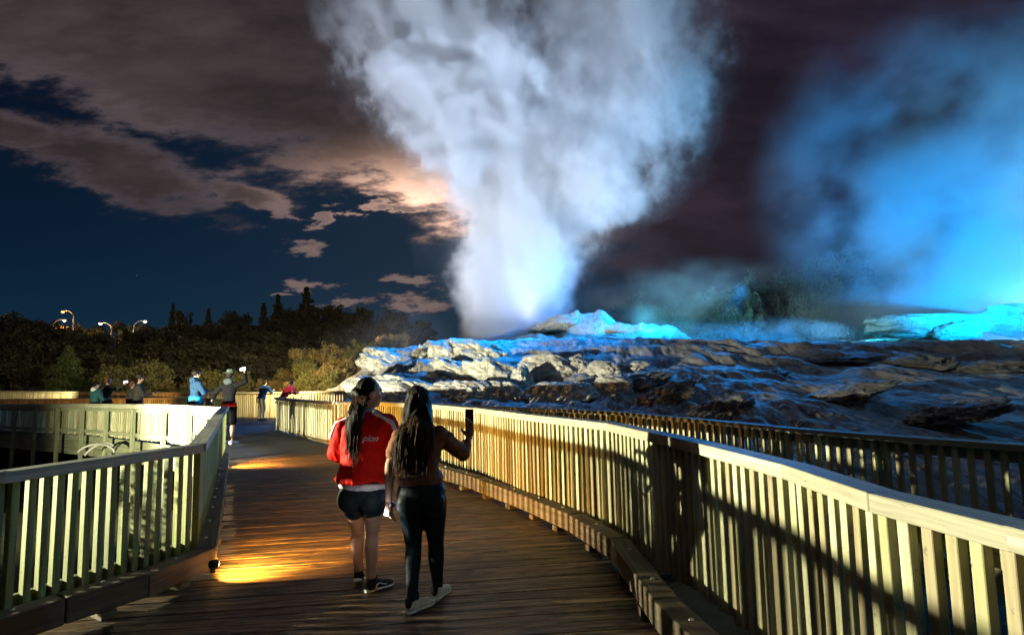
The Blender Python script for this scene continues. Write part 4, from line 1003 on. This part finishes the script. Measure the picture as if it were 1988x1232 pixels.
    F.ell(H+up*.026-fc*.030, sd*.081, fc*.090, up*.098); F.ell(H-up*.005-fc*.055, sd*.070, fc*.052, up*.080)
    tie = H+up*.005-fc*.085+Vector((-.02, -.02, 0)); F.cap(H+up*.0-fc*.05, .05, tie, .040)
    F.loft([(tie+up*.03, sd*.035, fc*.035), (P(701, 778, -.13), Vector((.046, 0, 0)), Vector((0, .045, 0))), (P(693, 805, -.19), Vector((.060, 0, 0)), Vector((0, .045, 0))), (P(687, 838, -.20), Vector((.054, 0, 0)), Vector((0, .036, 0))), (P(684, 868, -.19), Vector((.034, 0, 0)), Vector((0, .024, 0))), (P(682, 890, -.18), Vector((.012, 0, 0)), Vector((0, .010, 0)))])
    F.mesh('hair', 'hair_black', root, .008, 3, .010, 26., .10)
    rd = random.Random(3); strands(root, 'hair_strands', 'hair_brown', lambda t_: P(686+t_*26, 768, -.17), lambda t_: P(672+t_*24, 880+rd.uniform(-18, 18), -.22), 170, Vector((-.012, -.012, 0)), rd, .0026)
woman_red()
def woman_brown():
    Y = 4.15; P = lambda x, y, dy=0.: D(x, y, Y+dy)
    root = empty('person', tuple(W(820, 1180, 0))); tag(root, 'person with long dark hair in a brown top and black leggings, holding a lit phone', 'person')
    J = dict(head=P(812, 784, .04), neck=P(812, 829), pelvis=P(818, 955), shL=P(776, 850), shR=P(853, 842), hipL=P(797, 972), hipR=P(841, 970), knL=P(803, 1058, .12), knR=P(846, 1054, .20), anL=P(800, 1160, -.03), anR=P(850, 1142, .22),
             face=Vector((-.15, 1., -.05)), elL=P(757, 903, -.06), wrL=P(755, 970, -.02), elR=P(898, 880, .12), wrR=P(911, 850, .22))
    J['toeL'] = J['anL']+Vector((.07, .09, -.055)); J['toeR'] = J['anR']+Vector((.04, .11, -.055)); J['hdL'] = Vector((.03, .06, -1)); J['hdR'] = Vector((.06, .12, 1))
    body(root, J, 1., 'skin_brown', .008, thumbs={'L': Vector((.4, 1, 0)), 'R': Vector((-1, .4, 0))})
    F = Flesh(); torso(F, J, 1., .012, lo=.14, hi=1., hips=False)
    F.ell(J['pelvis']+J['up']*.10, J['rt']*.165, J['fr']*.125, J['up']*.07)
    for s_, e in (('L', .62), ('R', 1.)): F.chain([J['sh'+s_], J['sh'+s_].lerp(J['el'+s_], .5), J['sh'+s_].lerp(J['el'+s_], e)], [.064, .060, .056])
    F.cap(J['elR'], .054, J['elR'].lerp(J['wrR'], .6), .040)
    F.mesh('top', 'brown_top', root, .009, 3, .010, 12., 1.6)
    F = Flesh(); torso(F, J, 1., .007, lo=-.14, hi=.35)
    for s_ in 'LR':
        h_, n_, a_ = J['hip'+s_], J['kn'+s_], J['an'+s_]; bk = -J['fr']
        F.chain([h_, h_.lerp(n_, .4), n_+(h_-n_)*.08, n_, n_.lerp(a_, .28)+bk*.014, n_.lerp(a_, .6)+bk*.006, a_], [.098, .085, .062, .060, .061, .048, .037])
    F.mesh('leggings', 'legging', root, .009, 4, .003, 14., .8)
    h = W(791, 1193, 0); shoe(root, h, h+Vector((.15, .19, 0)), 1.02, 'shoe_white', trim='shoe_black'); h = W(842, 1168, 0); shoe(root, h, h+Vector((.08, .23, 0)), 1.02, 'shoe_white', trim='shoe_black')
    H = J['head']; up = J['up']; fc = J['face'].normalized(); sd = fc.cross(up).normalized(); F = Flesh()
    F.ell(H+up*.028-fc*.014, sd*.088, fc*.102, up*.104)
    V_ = Vector; F.loft([(H+up*.08-fc*.03, V_((.05, 0, 0)), V_((0, .06, 0))), (H+up*.03-fc*.045, V_((.088, 0, 0)), V_((0, .078, 0))), (P(810, 815, -.06), V_((.115, 0, 0)), V_((0, .075, 0))), (P(806, 845, -.12), V_((.130, 0, 0)), V_((0, .062, 0))), (P(800, 880, -.15), V_((.125, 0, 0)), V_((0, .045, 0))), (P(796, 905, -.155), V_((.11, 0, 0)), V_((0, .032, 0))), (P(793, 925, -.15), V_((.05, 0, 0)), V_((0, .018, 0)))])
    F.mesh('hair', 'hair_black', root, .009, 2, .016, 24., .09)
    rd = random.Random(4); strands(root, 'hair_strands', 'hair_brown', lambda t_: P(775+t_*66, 806+abs(t_-.5)*40, -.125), lambda t_: P(762+t_*72, 905+rd.uniform(-22, 22), -.19), 300, Vector((0, -.03, 0)), rd, .0034)
    phone(root, J['wrL']+Vector((-.008, -.01, -.065)), Vector((.2, .25, 1)), Vector((-.25, -1, .15)), sz=(.034, .085, .010))
    phone(root, J['wrR']+Vector((.0, .045, .14)), Vector((0, 0, 1)), Vector((-.5, -1, .0)), lit=False)
    lamp('phone_light', 'POINT', tuple(J['wrL']+Vector((-.02, -.06, -.085))), None, 1.1, (.8, .88, 1.), .02)
woman_brown()

# ---- the visitors farther off
def visitor(label, px, top, Y, ht, head_deg, top_mat, leg_mat, arms, hair='hair_black', hat=None, hem=None, lean=0., hood=None, shorts=False, held=None, feetz=None, skin='skin', face=None, puff=False, bend=0.):
    """arms: ((elbow, wrist), (elbow, wrist)) in (right, front, up) metres from the shoulder"""
    p = D(px, top, Y); z0 = p.z-ht if feetz is None else feetz; k = ht/1.7; a = R(head_deg); fr = Vector((math.sin(a), math.cos(a), 0)); rt = Vector((math.cos(a), -math.sin(a), 0))
    root = empty('person', (p.x, Y, z0)); tag(root, label, 'person'); o = Vector((p.x, Y, z0)); H = p.z-z0
    ln = fr*lean; g = lambda r_, f_, u_: o+rt*r_*k+fr*f_*k+ZU*u_*k
    hu = (H-.12*k)/k
    J = dict(pelvis=g(0, -bend, .93), neck=g(0, 0, hu-.17)+ln*.85, head=g(0, .01, hu)+ln, shL=g(-.18, 0, hu-.24)+ln*.8, shR=g(.18, 0, hu-.24)+ln*.8, hipL=g(-.09, -bend, .90), hipR=g(.09, -bend, .90),
             knL=g(-.11, .04, .49), knR=g(.12, -.02, .49), anL=g(-.12, .0, .09), anR=g(.13, -.06, .09), toeL=g(-.13, .14, .03), toeR=g(.15, .09, .03), face=(fr if face is None else Vector(face)).normalized())
    for s_, (e, w) in zip('LR', arms):
        J['el'+s_] = J['sh'+s_]+rt*e[0]*k+fr*e[1]*k+ZU*e[2]*k; J['wr'+s_] = J['el'+s_]+rt*w[0]*k+fr*w[1]*k+ZU*w[2]*k
    body(root, J, k, skin, .015, cur=.7)
    F = Flesh(); inf = .035 if puff else .022; torso(F, J, k, inf, lo=.14 if hem else 0., hi=1., hips=False)
    for s_ in 'LR': F.chain([J['sh'+s_], J['el'+s_], J['el'+s_].lerp(J['wr'+s_], .85)], [.072*k, .062*k, .045*k])
    if puff: F.mesh('jacket', top_mat, root, .014, 2, .022, 12., 3.)
    else: F.mesh('jacket', top_mat, root, .014, 2, .016, 9., 1.)
    if hem: F = Flesh(); c = J['pelvis']; F.loft([(c-ZU*.09*k, rt*.192*k, fr*.15*k), (c+ZU*.09*k, rt*.186*k, fr*.142*k)]); F.mesh('shirt_hem', hem, root, .014, 2, .006)
    F = Flesh(); torso(F, J, k, .014, lo=-.14, hi=.1)
    for s_ in 'LR':
        if shorts: F.chain([J['hip'+s_], J['hip'+s_].lerp(J['kn'+s_], .85)], [.105*k, .095*k])
        else: F.chain([J['hip'+s_], J['kn'+s_], J['an'+s_]], [.10*k, .075*k, .058*k])
    F.mesh('shorts' if shorts else 'trousers', leg_mat, root, .014, 3, .01, 10.)
    for s_ in 'LR':
        h_ = Vector(J['an'+s_]); h_.z = z0; t_ = Vector(J['toe'+s_]); t_.z = z0; d = (t_-h_).normalized(); F = Flesh(); F.chain([h_+ZU*.06*k-d*.03*k, h_+d*.1*k+ZU*.045*k, h_+d*.20*k+ZU*.035*k], [.05*k, .045*k, .035*k]); F.mesh('shoe', 'shoe_white' if shorts else 'shoe_black', root, .012, 2)
    Hd = J['head']; fc = J['face']; sd = fc.cross(ZU).normalized()
    F = Flesh(); F.ell(Hd+ZU*.028*k-fc*.022*k, sd*.085*k, fc*.095*k, ZU*.098*k)
    if hair != 'hair_black' or hood is None: F.ell(Hd-ZU*.03*k-fc*.06*k, sd*.07*k, fc*.045*k, ZU*.08*k)
    F.mesh('hair', hair, root, .013, 2, .010, 20., .3)
    if hood: F = Flesh(); c = J['neck']-fr*.07*k; F.ell(c+ZU*.02*k, rt*.12*k, fr*.075*k, ZU*.085*k); F.mesh('hood', hood, root, .013, 2, .01, 12.)
    if hat == 'brim':
        F = Flesh(); F.ell(Hd+ZU*.075*k, sd*.165*k, fc*.175*k, ZU*.016*k); F.loft([(Hd+ZU*.07*k, sd*.092*k, fc*.102*k), (Hd+ZU*.12*k, sd*.088*k, fc*.098*k), (Hd+ZU*.165*k, sd*.07*k, fc*.08*k)]); F.mesh('hat', 'olive_felt', root, .011, 2)
    if hat == 'cap':
        F = Flesh(); F.ell(Hd+ZU*.055*k-fc*.01*k, sd*.092*k, fc*.105*k, ZU*.085*k); F.ell(Hd+ZU*.05*k+fc*.12*k, sd*.06*k, fc*.07*k, ZU*.010*k); F.mesh('cap', 'dark_cloth', root, .011, 2)
    if held:
        s_, dv, nv = held; phone(root, J['wr'+s_]+Vector(dv), Vector((1, 0, .15)), Vector(nv), sz=(.08, .16, .01))
    return root
DN = ((-.08, .02, -.27), (.02, .10, -.22)); DR = ((.08, .02, -.27), (-.02, .10, -.22)); FRL = ((-.05, .12, -.25), (.12, .22, .02)); FRR = ((.05, .12, -.25), (-.12, .22, .02))
m_ = visitor('person in a brimmed hat and black hoodie raising a glowing phone', 447, 719, 15., 1.80, 8, 'black_fleece', 'black_fleece', (((-.22, .02, -.18), (-.14, .10, -.16)), ((.18, .10, .08), (-.10, .10, .22))), hat='brim', hem='red_jersey', hood='grey_fleece', shorts=True, held=('R', (-.06, .02, .10), (-.3, -1, .1)), face=(.1, 1, .1), feetz=-.08)
lamp('phone_light', 'POINT', tuple(D(462, 726, 14.8)), None, .35, (.75, .85, 1.), .03)
visitor('person with dark hair in a teal puffer jacket with a white hood', 187, 740, 18.3, 1.62, 30, 'teal_puffer', 'dark_cloth', (FRL, FRR), hood='white_cloth', puff=True)
visitor('person with auburn hair in a grey jacket holding a phone up toward the geyser', 210, 731, 19.2, 1.74, 55, 'dark_cloth', 'dark_cloth', (DN, ((.05, .22, -.05), (.02, .2, .14))), hair='hair_auburn', held=('R', (.04, .06, .09), (-.4, -1, 0)))
visitor('person in a cap and dark shirt looking at something in both hands', 271, 727, 18.2, 1.80, 60, 'dark_cloth', 'dark_cloth', (FRL, FRR), hat='cap')
visitor('person with auburn hair half hidden behind the person in the cap', 257, 739, 19.4, 1.6, 20, 'dark_cloth', 'dark_cloth', (DN, DR), hair='hair_auburn')
visitor('tall person with folded arms in a navy jacket over a bright blue hem', 381, 717, 16.2, 1.88, 40, 'navy_cloth', 'dark_cloth', (((-.08, .10, -.24), (.24, .16, .04)), ((.08, .10, -.24), (-.24, .16, .06))), hood='navy_cloth', hem='bright_blue')
visitor('person in blue puffer jacket and khaki trousers leaning on a fence', 509, 737, 23.3, 1.55, 15, 'blue_puffer', 'khaki', (((-.06, .16, -.22), (.06, .20, .08)), ((.06, .16, -.22), (-.04, .20, .08))), lean=.18, puff=True, feetz=-.1, bend=.05)
visitor('person in a crimson puffer jacket bending over the far fence', 549, 739, 22.5, 1.45, 30, 'crimson_puffer', 'dark_cloth', (((-.05, .14, -.24), (.12, .18, .04)), ((.05, .14, -.24), (-.05, .18, .04))), lean=.42, puff=True, feetz=-.1, bend=.12)
